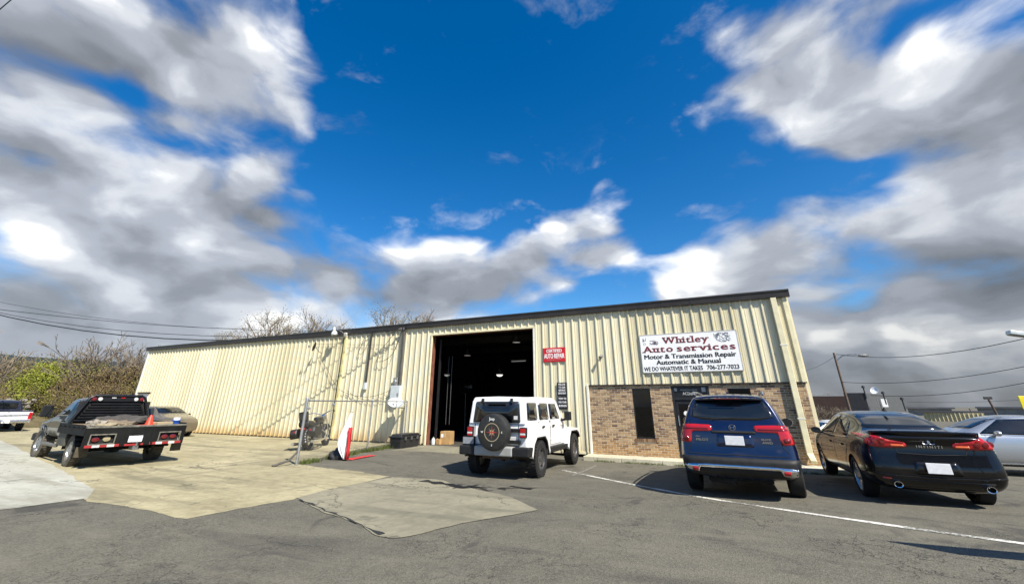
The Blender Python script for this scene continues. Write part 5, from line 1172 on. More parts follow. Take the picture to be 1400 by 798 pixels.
m = MB(); m.tube([(0, -.05, .12), (0, -.05, 2.40), (-.02, -.12, 2.46)], .045, 10); m.build('pipe', pm('brown_conduit', (.05, .045, .04), .5, .3, .2, 4), cdt, 50)
m = MB(); m.box(-.06, -.12, -.16, .07, 0, .14); m.build('box', PALEM, cdt, bevel=.01)
def cable(name, label, pts, r=.008, sag=0.0, cat='cable', mat=None):
    P_ = []
    for a, b in zip(pts, pts[1:]):
        a, b = Vector(a), Vector(b)
        for i in range(12):
            f = i/12; q = a.lerp(b, f); q.z -= sag*4*f*(1-f); P_.append(q)
    P_.append(Vector(pts[-1])); m = MB(); m.tube(P_, r, 5); o = m.build(name, mat or BLACK, None, 60); return tag(o, label, cat)
cable('wall_cable', 'black cable looping from the eave dish across the wall to the meter', [wl(437, 486, -.08), wl(447, 503, -.1), wl(460, 527, -.1), wl(474, 537, -.09), wl(505, 542, -.09), (-11.7, -.1, 2.2)], .009, .06)
cable('wall_cable', 'second slack cable under the looping one beside the meter', [wl(474, 533, -.09), wl(505, 547, -.1), (-11.72, -.1, 1.95)], .008, .10)
cable('wall_cable', 'coiled black cable hanging from the service mast head', [(-11.7, -.35, 4.65), wl(520, 478, -.2), wl(515, 494, -.15), wl(530, 490, -.2), wl(540, 478, -.25), (-11.45, -.2, 4.7)], .012, .05)
cable('eave_cable', 'thin cable strung just under the eave past the conduit', [wl(420, 469, -.08), wl(470, 470, -.08), wl(510, 471, -.08), wl(545, 470, -.1)], .006, .02)
cable('wall_cable', 'cable bundle dangling beside the dark conduit', [(-13.33, -.12, 4.78), wl(498, 462, -.15), wl(490, 480, -.12), wl(494, 484, -.12), wl(505, 465, -.15)], .010, .06)

# ================================================================== fence, flag, toolbox
FA = Vector((-9.52, -6.43, 0)); FE = Vector((-10.78, -.20, 0))
fd = (FE-FA); FL = fd.length
fence = thing('chainlink_fence', 'galvanised chain-link fence panel between the yard and the bay', 'fence', FA, math.atan2(fd.y, fd.x))
fh = 1.66
for x in (0, FL*.56, FL):
    m = MB(); m.tube([(x, 0, -.02), (x, 0, fh+.04)], .038 if x < .1 else .03, 10); m.lathe([(.042, 0), (.035, .03), (0, .045)], 10, Matrix.Translation((x, 0, fh+.03))); m.build('post', GALV, fence, 40)
m = MB(); m.tube([(0, 0, fh-.02), (FL, 0, fh)], .022, 8); m.build('top_rail', GALV, fence, 40)
m = MB(); m.tube([(0, 0, .35), (-.18, .12, .12), (-.55, .3, .02)], .03, 8); m.build('loose_brace', pm('rusty_pipe', (.09, .08, .07), .7, .3, .3, 6), fence, 40)
m = MB(); S_ = .085; r_ = .0017; ncol = int(FL/S_); nrow = int((fh-.08)/S_)
for i in range(-nrow, ncol):                               # woven diagonals, both ways
    for sg_ in (1, -1):
        x0 = i*S_ if sg_ > 0 else (i+nrow)*S_; a = Vector((x0, 0, .05)); b = Vector((x0+sg_*nrow*S_, 0, .05+nrow*S_))
        lo, hi = 0.0, 1.0; d = b-a
        if d.x > 0: lo = max(lo, -a.x/d.x); hi = min(hi, (FL-a.x)/d.x)
        else: lo = max(lo, (FL-a.x)/d.x); hi = min(hi, -a.x/d.x)
        if hi-lo > .02:
            off = Vector((0, .003*sg_, 0)); m.tube([a+d*lo+off, a+d*hi+off], r_, 4, False)
m.build('wire_mesh', pm('weathered_wire', (.20, .195, .17), .7, .2, .2, 5), fence)
wc = thing('feather_flag', 'drooping white and red feather flag leaning on the fence over its dark base', 'flag', (-9.0, -5.22, 0), radians(100)); wc.scale = (.9, .9, .92)
m = MB(); m.tube([(0, 0, .05), (.02, -.02, .8), (.06, -.03, 1.46)], .014, 8); m.build('pole', LAMPG, wc, 40)
def cloth(nm, outline, mat, parent, off=0.0, fold=.05):
    """cloth from left/right edges per height"""
    mb_ = MB(); n = 14
    for z, a, b in outline:
        for j in range(n+1):
            f = j/n; x = a+(b-a)*f; mb_.v.append((x, off+fold*sin(f*9+z*3)*(.4+.6*f)+.03*sin(z*5), z))
    for i in range(len(outline)-1):
        for j in range(n): mb_.face((i*(n+1)+j, i*(n+1)+j+1, (i+1)*(n+1)+j+1, (i+1)*(n+1)+j))
    o = mb_.build(nm, mat, parent, 60); o.modifiers.new('t', 'SOLIDIFY').thickness = .004; return o
FW_ = pm('white_flag_cloth', (.78, .78, .76), .85, 0, .04, 4); FR_ = pm('red_flag_cloth', (.50, .022, .026), .8, 0, .1, 5)
OUT = [(1.42, .02, .06), (1.2, -.06, .08), (.95, -.16, .09), (.7, -.26, .09), (.5, -.30, .08), (.3, -.23, .05), (.15, -.12, .03), (.04, -.03, .02)]
wf = cloth('white_cloth', OUT, FW_, wc, 0, .04); wf.rotation_euler = (0, 0, radians(-68))
rf = cloth('red_cloth', [(.98, -.03, .11), (.8, -.03, .10), (.55, -.03, .10), (.3, -.02, .08), (.05, -.04, .09)], FR_, wc, -.03, .03); rf.rotation_euler = (0, 0, radians(-68)); rf.location = (0, -.06, 0)
m = MB(); m.lathe([(.0, .98), (.09, .97), (.10, 1.05), (.0, 1.10)], 14); o = m.build('clip', BLACK, wc, 40); o.location = (.02, -.06, -.06); o.scale = (.8, .6, .9)
bm = bmesh.new(); bmesh.ops.create_grid(bm, x_segments=24, y_segments=10, size=.5)
for v in bm.verts:
    x, y = v.co.x, v.co.y; v.co = Vector((x*1.25, y*.30*(1-.3*x)*(1+.35*noise.noise(Vector((x*4, 7, 0)))), .012+.012*noise.noise(Vector((x*7, y*9, 0)))))
me = bpy.data.meshes.new('fallen_red_banner'); bm.to_mesh(me); bm.free(); me.materials.append(FR_); me.polygons.foreach_set('use_smooth', [True]*len(me.polygons))
o = obj('fallen_red_banner', me); o.location = (-9.10, -4.45, .006); o.rotation_euler = (0, 0, radians(96)); tag(o, 'crumpled red banner cloth lying on the asphalt beside the flag', 'banner')
bm = bmesh.new(); bmesh.ops.create_icosphere(bm, subdivisions=4, radius=1)
for v in bm.verts:
    n_ = noise.noise(v.co*1.8)*.25+noise.noise(v.co*4)*.08; v.co = Vector((v.co.x*.30*(1+n_), v.co.y*.24*(1+n_), max(0, (v.co.z+.35)*.22*(1+n_))))
me = bpy.data.meshes.new('weight_bag'); bm.to_mesh(me); bm.free(); me.materials.append(pm('dark_bag', (.025, .025, .026), .6, 0, .3, 8, .3)); me.polygons.foreach_set('use_smooth', [True]*len(me.polygons))
o = obj('weight_bag', me); o.location = (-9.45, -5.0, 0); tag(o, 'dark sagging weight bag at the foot of the flag', 'bag')
tb = thing('storage_chest', 'black plastic storage chest against the fence end by the bay', 'chest', (-10.05, -1.05, 0), radians(93))
CHB = pm('chest_plastic', (.018, .019, .020), .5, 0, .25, 7, .15)
m = MB(); m.add([(-.60, -.22, 0), (.60, -.22, 0), (.60, .22, 0), (-.60, .22, 0), (-.65, -.26, .36), (.65, -.26, .36), (.65, .26, .36), (-.65, .26, .36)], [(3, 2, 1, 0), (4, 5, 6, 7), (0, 1, 5, 4), (1, 2, 6, 5), (2, 3, 7, 6), (3, 0, 4, 7)]); m.build('chest_body', CHB, tb, bevel=.02)
m = MB(); m.box(-.68, -.29, .36, .68, .29, .42); m.prism([(-.62, .42), (.62, .42), (.56, .49), (-.56, .49)], -.24, .24); m.build('lid', CHB, tb, bevel=.018)
for x in (-.4, 0, .4): m = MB(); m.box(x-.05, -.31, .28, x+.05, -.26, .40); m.build('latch', pm('latch_grey', (.08, .08, .08), .5), tb, bevel=.008)

# ================================================================== motorcycle
mc = thing('motorcycle', 'black and chrome cruiser motorcycle with saddlebags behind the fence', 'motorcycle', (-12.45, -3.55, 0), radians(120))
mc.rotation_euler = (radians(-9), 0, radians(118)); mc.scale = (1.12, 1.3, 1.15)
BLK = paint('cruiser_black', (.006, .006, .007), 0, .2, .02)
for x, R_, w_ in ((0, .32, .15), (1.62, .33, .11)):
    tm, rm = wheel_mesh('cruiser%d' % int(x), R_, w_, .22, TYRE, CHROME, 9, False)
    o = obj('wheel', tm, mc); o.location = (x, 0, R_); obj('rim', rm, o)
def part(nm, mb_, mat, sm_=40, bev=0): return mb_.build(nm, mat, mc, sm_, bev)
m = MB(); m.tube([(.1, .1, .32), (.35, .1, .30), (.9, .1, .28), (1.2, .06, .55), (1.32, .0, .86)], .022, 8); m.tube([(.1, -.1, .32), (.35, -.1, .30), (.9, -.1, .28), (1.2, -.06, .55), (1.32, 0, .86)], .022, 8); m.tube([(.1, 0, .55), (.5, 0, .66), (1.32, 0, .86)], .028, 8); part('frame', m, BLK)
for s_ in (1, -1):
    m = MB(); m.tube([(1.62, s_*.095, .33), (1.36, s_*.095, .92), (1.33, s_*.09, 1.0)], .024, 8); part('fork', m, CHROME)
    m = MB(); m.tube([(1.33, s_*.04, 1.02), (1.28, s_*.22, 1.10), (1.10, s_*.40, 1.10), (.98, s_*.44, 1.06)], .016, 8); part('handlebar', m, CHROME)
    m = MB(); m.tube([(1.08, s_*.41, 1.10), (.94, s_*.45, 1.055)], .024, 8); part('grip', m, TRIMBLK)
    m = MB(); m.tube([(1.22, s_*.30, 1.11), (1.20, s_*.36, 1.26)], .006, 6); m.lathe([(0, 0), (.05, .005), (.05, .015), (0, .02)], 14, Matrix.Translation((1.19, s_*.37, 1.28)) @ Matrix.Rotation(pi/2, 4, 'Y')); part('mirror', m, CHROME)
    m = MB(); m.prism([(-.42, .38), (.12, .38), (.16, .52), (.12, .66), (-.40, .66), (-.48, .52)], s_*.14, s_*.34); part('saddlebag', m, pm('saddle_leather', (.014, .013, .012), .5, 0, .3, 9, .2), None, .04)
    m = MB(); m.tube([(.9, s_*.12, .52), (1.0, s_*.2, .40), (.75, s_*.22, .24), (.2, s_*.24, .22), (-.42, s_*.26, .24)], [.022, .024, .03, .045, .045], 10); part('exhaust', m, CHROME)
m = MB()
for a_ in (-22, 24):
    M2 = Matrix.Translation((.72, 0, .42)) @ Matrix.Rotation(radians(a_), 4, 'Y')
    for i in range(7): m.lathe([(0, 0), (.095, 0), (.095, .014), (0, .014)], 12, M2 @ Matrix.Translation((0, 0, .08+i*.026)))
    m.lathe([(.07, .05), (.07, .27), (.085, .275), (.06, .33), (0, .33)], 12, M2)
m.lathe([(0, -.12), (.17, -.11), (.18, .11), (0, .12)], 18, Matrix.Translation((.72, 0, .36)) @ Matrix.Rotation(pi/2, 4, 'X')); part('engine', m, pm('engine_alloy', (.13, .13, .125), .35, .8, .3, 10))
m = MB(); m.lathe([(0, -.30), (.07, -.28), (.13, -.10), (.15, .08), (.11, .25), (0, .29)], 18, Matrix.Translation((.98, 0, .86)) @ Matrix.Rotation(radians(96), 4, 'Y') @ Matrix.Scale(.85, 4, (1, 0, 0))); part('fuel_tank', m, BLK)
m = MB(); m.prism([(-.30, .68), (.05, .66), (.35, .66), (.68, .72), (.66, .80), (.40, .74), (.18, .76), (.05, .84), (-.32, .86), (-.36, .78)], -.15, .15); part('seat', m, pm('seat_vinyl', (.012, .012, .012), .45, 0, .2, 8), None, .04)
m = MB(); m.prism([(-.36, .86), (-.30, .84), (-.30, 1.12), (-.38, 1.14)], -.13, .13); part('sissy_bar_pad', m, BLK, None, .03)
m = MB()
for x0, R_, a0, a1, hw in ((0, .37, 20, 200, .10), (1.62, .37, 40, 160, .075)):
    pts_ = [radians(a0+(a1-a0)*i/14) for i in range(15)]
    for q0, q1 in zip(pts_, pts_[1:]): m.add([(x0+R_*cos(q), y_, .32+R_*sin(q)) for q in (q0, q1) for y_ in (-hw, hw)], [(0, 1, 3, 2)])
f_ = part('mudguard', m, BLK); f_.modifiers.new('t', 'SOLIDIFY').thickness = .02
m = MB(); m.lathe([(0, -.10), (.07, -.06), (.095, .02), (.09, .04), (0, .05)], 18, Matrix.Translation((1.45, 0, .96)) @ Matrix.Rotation(pi/2, 4, 'Y')); part('headlight', m, CHROME)
m = MB(); m.box(-.42, -.06, .60, -.36, .06, .66); m.box(-.47, -.24, .55, -.43, -.20, .60); m.box(-.47, .20, .55, -.43, .24, .60); part('tail_light', m, RED, None, .01)
m = MB(); m.tube([(.6, .08, .28), (.45, .34, -.05)], .014, 6); part('kickstand', m, BLK)

# ================================================================== inside the bay
LENS = emit('lamp_lens', (1.0, .95, .85), .9); DIM = emit('dim_lens', (1.0, .95, .88), .16)
def bay_lamp(px, py, Y, r_, lens, label, flat=False):
    p = wl(px, py, Y); t_ = thing('bay_lamp', label, 'lamp', p, 0, 'high bay lamps in the workshop')
    m = MB(); m.tube([(0, 0, .25), (0, 0, max(.3, 4.88-p.z))], .012, 6); m.build('hanger', BLACK, t_)
    m = MB(); m.lathe([(.05, .30), (.08, .24), (.09, .18), (r_*.8, .10), (r_, 0), (r_*.97, 0), (r_*.75, .09), (.05, .17)], 20); m.build('shade', pm('shade_%d' % px, (.07, .07, .07), .5, .2, .1, 6), t_, 40)
    m = MB(); m.lathe([(0, -.10), (r_*.55, -.07), (r_*.8, .0), (r_*.6, .06), (0, .09)] if not flat else [(0, .01), (r_*.9, .01), (r_*.9, .02), (0, .02)], 16); m.build('lens', lens, t_, 40)
bay_lamp(611, 512, 5.5, .20, DIM, 'bowl lamp hanging deep in the bay near the door chains'); bay_lamp(683, 512, 5.5, .22, LENS, 'bright bowl lamp hanging in the middle of the open bay')
bay_lamp(639, 486, 4.2, .20, DIM, 'flat lamp high in the bay between the two bowl lamps', True); bay_lamp(706, 468, 2.6, .20, DIM, 'flat lamp high behind the bay opening by its plain side', True)
p = wl(709, 493, 6); tl = thing('strip_light', 'short fluorescent strip light hanging in the bay', 'lamp', p); m = MB(); m.box(-.45, -.06, 0, .45, .06, .06); m.build('housing', LAMPG, tl); m = MB(); m.tube([(-.42, 0, -.02), (.42, 0, -.02)], .018, 8); m.build('tube', emit('tube_dim', (1, 1, 1), .10), tl); m = MB(); m.bar((-.3, 0, .06), (-.3, 0, 4.9-p.z), .01); m.bar((.3, 0, .06), (.3, 0, 4.9-p.z), .01); m.build('hanger', BLACK, tl)
p = wl(637, 528, 8.5); fn = thing('drum_fan', 'caged shop fan glinting at the back of the bay', 'fan', p)
m = MB()
for i in range(5):
    a = 2*pi*i/5; M2 = Matrix.Rotation(a, 4, 'Y') @ Matrix.Rotation(.5, 4, 'Z'); m.add([M2 @ Vector(v) for v in ((.06, 0, -.05), (.38, 0, -.12), (.40, .02, .10), (.06, .02, .05))], [(0, 1, 2, 3)])
f_ = m.build('blade', DALLOY, fn); f_.modifiers.new('t', 'SOLIDIFY').thickness = .01
m = MB()
for r_ in (.15, .28, .42): m.tube([(r_*cos(q), -.12, r_*sin(q)) for q in [i*pi/10 for i in range(21)]], .008, 5)
m.tube([(0, 0, -.42), (0, .05, -p.z)], .03, 8); m.tube([(0, -.1, 0), (0, .2, 0)], .07, 10); m.build('cage', GALV, fn, 40)
CARD = pm('cardboard', (.40, .24, .095), .9, 0, .14, 5, .1)
def carton(cx, cy, a, b, hh, rz, label):
    t_ = thing('cardboard_box', label, 'box', (cx, cy, 0.003), rz); m = MB(); m.box(-a/2, -b/2, 0, a/2, b/2, hh); m.build('carton', CARD, t_, bevel=.006)
    m = MB(); m.box(-.03, -b/2-.002, hh*.55, .03, b/2+.002, hh+.003); m.build('tape', pm('tape_%d' % int(hh*100), (.46, .33, .17), .4), t_); m = MB(); m.box(-a*.4, -b/2-.003, hh*.55, -a*.18, -b/2, hh*.8); m.build('paper_label', WHITEV, t_)
carton(-9.27, .75, .46, .4, .50, .12, 'tall cardboard box standing just inside the bay'); carton(-9.62, .62, .42, .35, .20, -.1, 'low cardboard box lying beside the taller one in the bay')
jg = thing('fluid_jug', 'small pale fluid jug on the floor by the bay jamb', 'jug', (-9.68, .34, 0.003)); m = MB(); m.lathe([(.0, 0), (.075, 0), (.08, .03), (.08, .18), (.05, .23), (.025, .26), (.025, .29), (0, .29)], 16); m.build('bottle', PALEM, jg, 40); m = MB(); m.lathe([(.03, .28), (.03, .32), (0, .32)], 12); m.build('cap', BLACK, jg, 40)
# board sign on posts just past the frame: its shadow falls across the lot
st = thing('roadside_board', 'long weathered grey board on two steel posts by the lot entrance', 'sign', (6.0, -9.62, H(6, -9.6)))
m = MB(); m.box(-1.2, -.02, 1.86, 1.3, .02, 2.48); m.build('board', pm('weathered_board', (.16, .15, .13), .7, 0, .2, 3), st, bevel=.006)
for x in (.5, 1.15): m = MB(); m.tube([(x, .05, 0), (x, .05, 2.5)], .035, 10); m.build('post', GALV, st, 40)
# ================================================================== trees
BARK = pm('bark', (.105, .082, .062), .95, 0, .25, 7, .4); TWIG = pm('twig', (.135, .098, .066), .9, 0, .3, 2.0)
TWIG2 = pm('grey_twig', (.175, .140, .100), .9, 0, .3, 2.0)
def leafmat(name, a, b):
    t = newmat(name); n = t.noise(t.obj, 1.6, 4, .6); oi = t.new('ShaderNodeNewGeometry').outputs['Random Per Island']
    setp(t, Base_Color=t.mix(t.m('ADD', t.m('MULTIPLY', n, .6), t.m('MULTIPLY', oi, .4)), a, b), Roughness=.7)
    t.b.inputs['Specular IOR Level'].default_value = .25; return MATS[name]
LF_Y = leafmat('spring_leaf', (.11, .14, .018), (.26, .27, .035)); LF_O = leafmat('olive_leaf', (.075, .075, .02), (.23, .20, .05)); LF_B = leafmat('dry_leaf', (.075, .054, .026), (.25, .18, .075)); LF_D = leafmat('dark_leaf', (.022, .034, .016), (.06, .07, .03))
RMIN = .014
def grow(mt, mtw, rg, p, d, L, r, depth, tips, up=.12, spread=.55, kids=(2, 3), twigs=True):
    n = 3; pts = [p]; q = p.copy(); dd = d.copy()
    for i in range(n):
        dd = (dd+Vector((rg.gauss(0, .16), rg.gauss(0, .16), rg.gauss(0, .08)+up*.35))).normalized(); q = q+dd*L/n; pts.append(q.copy())
    (mt if depth > 1 else mtw).tube(pts, [max(RMIN, r*(1-.35*i/n)) for i in range(n+1)], 6 if depth > 3 else (4 if depth > 1 else 3), False)
    if depth <= 0: tips.append((q, dd)); return
    if depth <= 2: tips.append((q, dd))
    for i in range(rg.randint(*kids)):
        ax = Vector((rg.gauss(0, 1), rg.gauss(0, 1), rg.gauss(0, .5))); nd = (dd+ax.normalized()*spread*rg.uniform(.7, 1.3)+Vector((0, 0, up))).normalized()
        at_ = pts[-1] if i == 0 else pts[rg.randint(1, n)]
        grow(mt, mtw, rg, at_, nd, L*rg.uniform(.62, .86), r*.62, depth-1, tips, up, spread, kids)
def leaves(mb_, rg, tips, n, s, rad):
    for p, d in tips:
        for i in range(n):
            c = p+Vector((rg.gauss(0, rad), rg.gauss(0, rad), rg.gauss(0, rad))); u = Vector((rg.gauss(0, 1), rg.gauss(0, 1), rg.gauss(0, 1))).normalized(); v = u.cross(Vector((rg.gauss(0, 1), rg.gauss(0, 1), rg.gauss(0, 1)))).normalized()
            k_ = s*rg.uniform(.6, 1.3); mb_.quad(c-u*k_, c-v*k_*.55, c+u*k_, c+v*k_*.55)
TREES = {}
def tree(kind, label, loc, height, seed, group, lean=(0, 0), sc=None, leaf=None, ln=0, ls=.08, lr=.35, depth=5, stems=1, spread=.55, up=.12, kids=(2, 3), tw=None, name='bare_tree', cat='tree', trunk=.22):
    """root empty > trunk, twigs, crown; repeats of one kind share their meshes"""
    if kind not in TREES:
        rg = random.Random(seed); a, b, tips = MB(), MB(), []
        for s_ in range(stems):
            d = Vector((lean[0]+rg.gauss(0, .30 if stems > 1 else .05), lean[1]+rg.gauss(0, .30 if stems > 1 else .05), 1)).normalized()
            grow(a, b, rg, Vector((rg.gauss(0, .3) if stems > 1 else 0, rg.gauss(0, .3) if stems > 1 else 0, -.1)), d, height*.30, height*trunk*.09, depth, tips, up, spread, kids)
        zs = max(v[2] for v in b.v); k_ = height/zs
        for mb_ in (a, b): mb_.v = [(x*k_, y*k_, z*k_) for x, y, z in mb_.v]
        tips = [(p*k_, d) for p, d in tips]
        ms_ = [('trunk', a.mesh('trunk', BARK, 60)), ('twigs', b.mesh('twigs', tw or TWIG))]
        if leaf: c = MB(); leaves(c, rg, tips, ln, ls, lr); ms_.append(('crown', c.mesh('crown', leaf)))
        TREES[kind] = ms_
    rg = random.Random(seed*7+int(loc[0]*10)); root = thing(name, label, cat, loc, rg.uniform(0, 6.28), group)
    for nm, me in TREES[kind]:
        o = obj(nm, me, root)
        if nm != 'trunk': o['kind'] = 'stuff'
    if sc: root.scale = sc
    return root
GB = 'bare trees behind the workshop roof'
RT_ = [(368, 418, 56, 'b', 'largest dense bare tree over the plain ribbed wall'), (392, 432, 60, 'c', 'budding tree between the two bare crowns over the plain wall'), (418, 436, 62, 'a', 'low bare tree above the dark eave dish'),
       (440, 421, 56, 'b', 'dense bare tree just above the eave floodlight'), (530, 419, 54, 'c', 'tall budding tree between conduit and service mast'),
       (553, 421, 56, 'a', 'bare tree above the service mast'), (575, 430, 58, 'c', 'budding tree above the bay jamb'), (598, 429, 56, 'b', 'bare tree above the bay opening'), (622, 434, 58, 'a', 'low bare tree over the middle of the bay opening'), (315, 452, 60, 'c', 'small budding tree just showing over the roof corner')]
for px, py, D_, kd, lab in RT_:
    p = far(px, py, D_)
    r_ = tree('roof_'+kd, lab, (p.x, p.y, -.2), 10.0, {'a': 21, 'b': 34, 'c': 55}[kd], GB, tw=TWIG2 if kd == 'b' else TWIG, leaf=LF_O if kd == 'c' else LF_B, ln=4 if kd == 'c' else 2, ls=.055, lr=.25, depth=6, spread={'a': .5, 'b': .62, 'c': .42}[kd], kids=(2, 4))
    k_ = (p.z+.2)/10.0; r_.scale = (k_*1.1, k_*1.1, k_)
GT = 'thicket at the end of the yard'
def thick(px, py, D_, kind, label, **kw):
    p = far(px, py, D_); nm = kw.pop('nm', 'bare_tree'); hh = kw.pop('h', 6.0); r_ = tree(kind, label, (p.x, p.y, -.1), hh, kw.pop('seed', 3), kw.pop('grp', GT), name=nm, **kw); k_ = (p.z+.1)/hh; r_.scale = (k_, k_, k_); return r_
for i, (px, py, D_) in enumerate(((182, 455, 50), (160, 466, 52), (203, 470, 54), (170, 478, 49), (194, 484, 50))):
    thick(px, py, D_, 'thk_bare', 'tall tangled bare tree rising behind the workshop corner', seed=8, depth=6, stems=3, spread=.6, kids=(2, 3), tw=TWIG2, grp=GT+' bare trees')
for i, (px, py, D_) in enumerate(((130, 503, 47), (150, 500, 48), (168, 497, 48), (188, 500, 49), (140, 520, 44), (165, 520, 45), (185, 525, 46), (118, 530, 44), (150, 540, 43), (175, 540, 44), (120, 548, 42))):
    thick(px, py, D_, 'thk_brown%d' % (i % 2), ['tangled brown bush of dry twigs by the workshop end', 'matted olive-leaved bush of twigs by the workshop end'][i % 2], seed=12+i % 2, depth=5, stems=6, spread=.75, up=.03, leaf=(LF_B, LF_O)[i % 2], ln=6, ls=.055, lr=.22, nm='brown_bush', cat='bush', h=4.0, grp='brown bushes %d' % (i % 2))
for i, (px, py, D_) in enumerate(((66, 498, 52), (82, 500, 50), (55, 510, 51), (74, 516, 48))):
    thick(px, py, D_, 'thk_yel', 'rounded yellow-green tree in fresh leaf beyond the pickup', seed=17, depth=5, stems=4, spread=.6, leaf=LF_Y, ln=16, ls=.085, lr=.35, nm='leafy_tree', h=5.0, grp='yellow-green trees beyond the pickup')
for i, (px, py, D_) in enumerate(((100, 492, 56), (112, 495, 55), (95, 515, 50), (108, 525, 48), (92, 535, 47))):
    thick(px, py, D_, 'thk_olv', 'olive-leaved leaning tree beside the yellow-green one', seed=19, lean=(.25, 0), depth=5, stems=3, spread=.55, leaf=LF_O, ln=11, ls=.07, lr=.3, nm='olive_tree', h=5.0, grp='olive trees in the thicket')
for i, (px, py, D_) in enumerate(((8, 484, 75), (28, 488, 72), (45, 490, 78), (-15, 480, 70), (5, 505, 62), (22, 510, 60), (40, 515, 60), (-8, 520, 56), (15, 530, 52), (32, 535, 52), (50, 538, 50), (70, 540, 49))):
    k2 = i % 3
    thick(px, py, D_, 'thk_far%d' % k2, ['grey-brown bare tree on the bank beyond the pickup', 'dull olive tree on the bank beyond the pickup', 'dry brown tree on the bank beyond the pickup'][k2], seed=23+k2, depth=5, stems=2, spread=.65, leaf=(LF_B, LF_O, LF_O)[k2], ln=6, ls=.08, lr=.3, tw=TWIG2, h=6.0, grp='bank trees %d' % k2)
p = far(-6, 460, 40); rt = tree('edge', 'bare roadside tree whose twigs reach into the view', (p.x, p.y, -.1), 6.5, 31, None, depth=6, tw=TWIG2); k_ = (p.z+.6)/6.5; rt.scale = (k_, k_, k_)
# bank with stones, far ridge
t = newmat('dry_bank'); g = geo(t); n = t.noise(g, .9, 6, .7)
setp(t, Base_Color=t.ramp(n, [(.3, (.06, .052, .022)), (.5, (.13, .105, .05)), (.7, (.20, .17, .09))]), Roughness=.95); t.put(t.b.inputs['Normal'], t.bump(t.noise(g, 8, 5, .7), .8, .1))
mb = MB(); nx, ny = 50, 24
for j in range(ny+1):
    for i in range(nx+1):
        y = -30+i*1.7; x = -38.5-j*2.2+ (1.5*noise.noise(Vector((y*.15, 2, 0)))); z = min(2.6, j*.34)*(.8+.5*noise.noise(Vector((x*.12, y*.12, 3))))+.25*noise.noise(Vector((x*.6, y*.6, 1)))
        mb.v.append((x, y, z-.12))
for j in range(ny):
    for i in range(nx): mb.face((j*(nx+1)+i, j*(nx+1)+i+1, (j+1)*(nx+1)+i+1, (j+1)*(nx+1)+i))
tag(mb.build('bank', MATS['dry_bank'], smooth=60), kind='structure')
STONE = pm('bank_stone', (.20, .18, .14), .9, 0, .2, 3, .3); rg = random.Random(9); smeshes = []
for k_ in range(4):
    bm = bmesh.new(); bmesh.ops.create_icosphere(bm, subdivisions=2, radius=1)
    for v in bm.verts: v.co *= 1+.35*noise.noise(v.co*1.7+Vector((k_*4, 0, 0)))
    me = bpy.data.meshes.new('boulder'); bm.to_mesh(me); bm.free(); me.materials.append(STONE); smeshes.append(me)
for k_ in range(26):
    px, py = rg.uniform(2, 52), rg.uniform(546, 557); p = far(px, py, rg.uniform(43, 47)); o = obj('boulder', smeshes[k_ % 4]); o.location = p; s_ = rg.uniform(.07, .17); o.scale = (s_*1.3, s_, s_*.8); o.rotation_euler = (rg.uniform(0, 3), 0, rg.uniform(0, 6)); tag(o, 'pale boulder on the dry bank beyond the pickup', 'boulder', 'boulders on the bank')
mb = MB(); N = 260                                         # wooded ridge
prof = [(-105, 505), (-60, 500), (0, 484), (25, 487), (60, 489), (100, 492), (130, 493), (160, 494), (200, 496), (260, 500), (330, 508)]
RW = leafmat('ridge_wood', (.016, .024, .026), (.04, .055, .06))
for i in range(N+1):
    px = -100+430*i/N
    for (a, b), (c, d) in zip(prof, prof[1:]):
        if a <= px <= c: py = b+(d-b)*(px-a)/(c-a); break
    py -= 1.6*abs(noise.noise(Vector((px*.30, 0, 0))))+.9*abs(noise.noise(Vector((px*.9, 4, 0))))+2.5*noise.noise(Vector((px*.02, 7, 0)))
    a = far(px, py, 520); b = far(px, 545, 430)
    mb.v += [(b.x, b.y, -1), ((a.x*.5+b.x*.5), (a.y*.5+b.y*.5), a.z*.62+1.2*noise.noise(Vector((px*.2, 1, 0)))), tuple(a), (a.x*1.3, a.y*1.3, -1)]
for i in range(N):
    for j in range(3): mb.face((4*i+j, 4*i+4+j, 4*i+5+j, 4*i+1+j))
tag(mb.build('ridge_hill', RW, smooth=40), kind='structure')

# ================================================================== street side background
DKB = pm('dark_brick_building', (.055, .030, .022), .85, 0, .2, 2); BLKB = pm('black_cladding', (.022, .022, .024), .6, 0, .2, 1.5); GRYB = pm('grey_cladding', (.07, .072, .072), .6, 0, .15, 1.5); BEIGE = pm('beige_steel', (.50, .43, .24), .6, 0, .1, 1)
D0 = 88
def facade(x0, x1, yt, D_): a = far(x0, yt, D_); b = far(x1, yt, D_); return a, b
bd = thing('street_building', 'dark low commercial building with black and grey parapet across the street', 'building', (0, 0, 0))
def slabwall(nm, a, b, z1, mat, parent, z0=-1.0, th=.4):
    m = MB(); n = Vector((-(b-a).y, (b-a).x, 0)).normalized()*th; vs = [Vector((q.x, q.y, z)) for z in (z0, z1) for q in (a, b)]+[Vector((q.x, q.y, z))+n for z in (z0, z1) for q in (a, b)]
    m.add(vs, [(0, 1, 3, 2), (5, 4, 6, 7), (2, 3, 7, 6), (1, 0, 4, 5), (0, 2, 6, 4), (3, 1, 5, 7)]); return m.build(nm, mat, parent)
a, b = facade(1092, 1158, 541.5, 92); slabwall('brick_wing', a, b, a.z, DKB, bd); slabwall('parapet_cap', a, b, a.z+.18, pm('pale_cap', (.35, .35, .34), .6), bd, a.z)
a, b = facade(1153, 1182, 537, 86); zc = a.z; slabwall('black_front', a, b, zc, BLKB, bd)
c = far(1237, 552, 122); slabwall('grey_side', b, Vector((c.x, c.y, 0)), zc*.99, GRYB, bd)
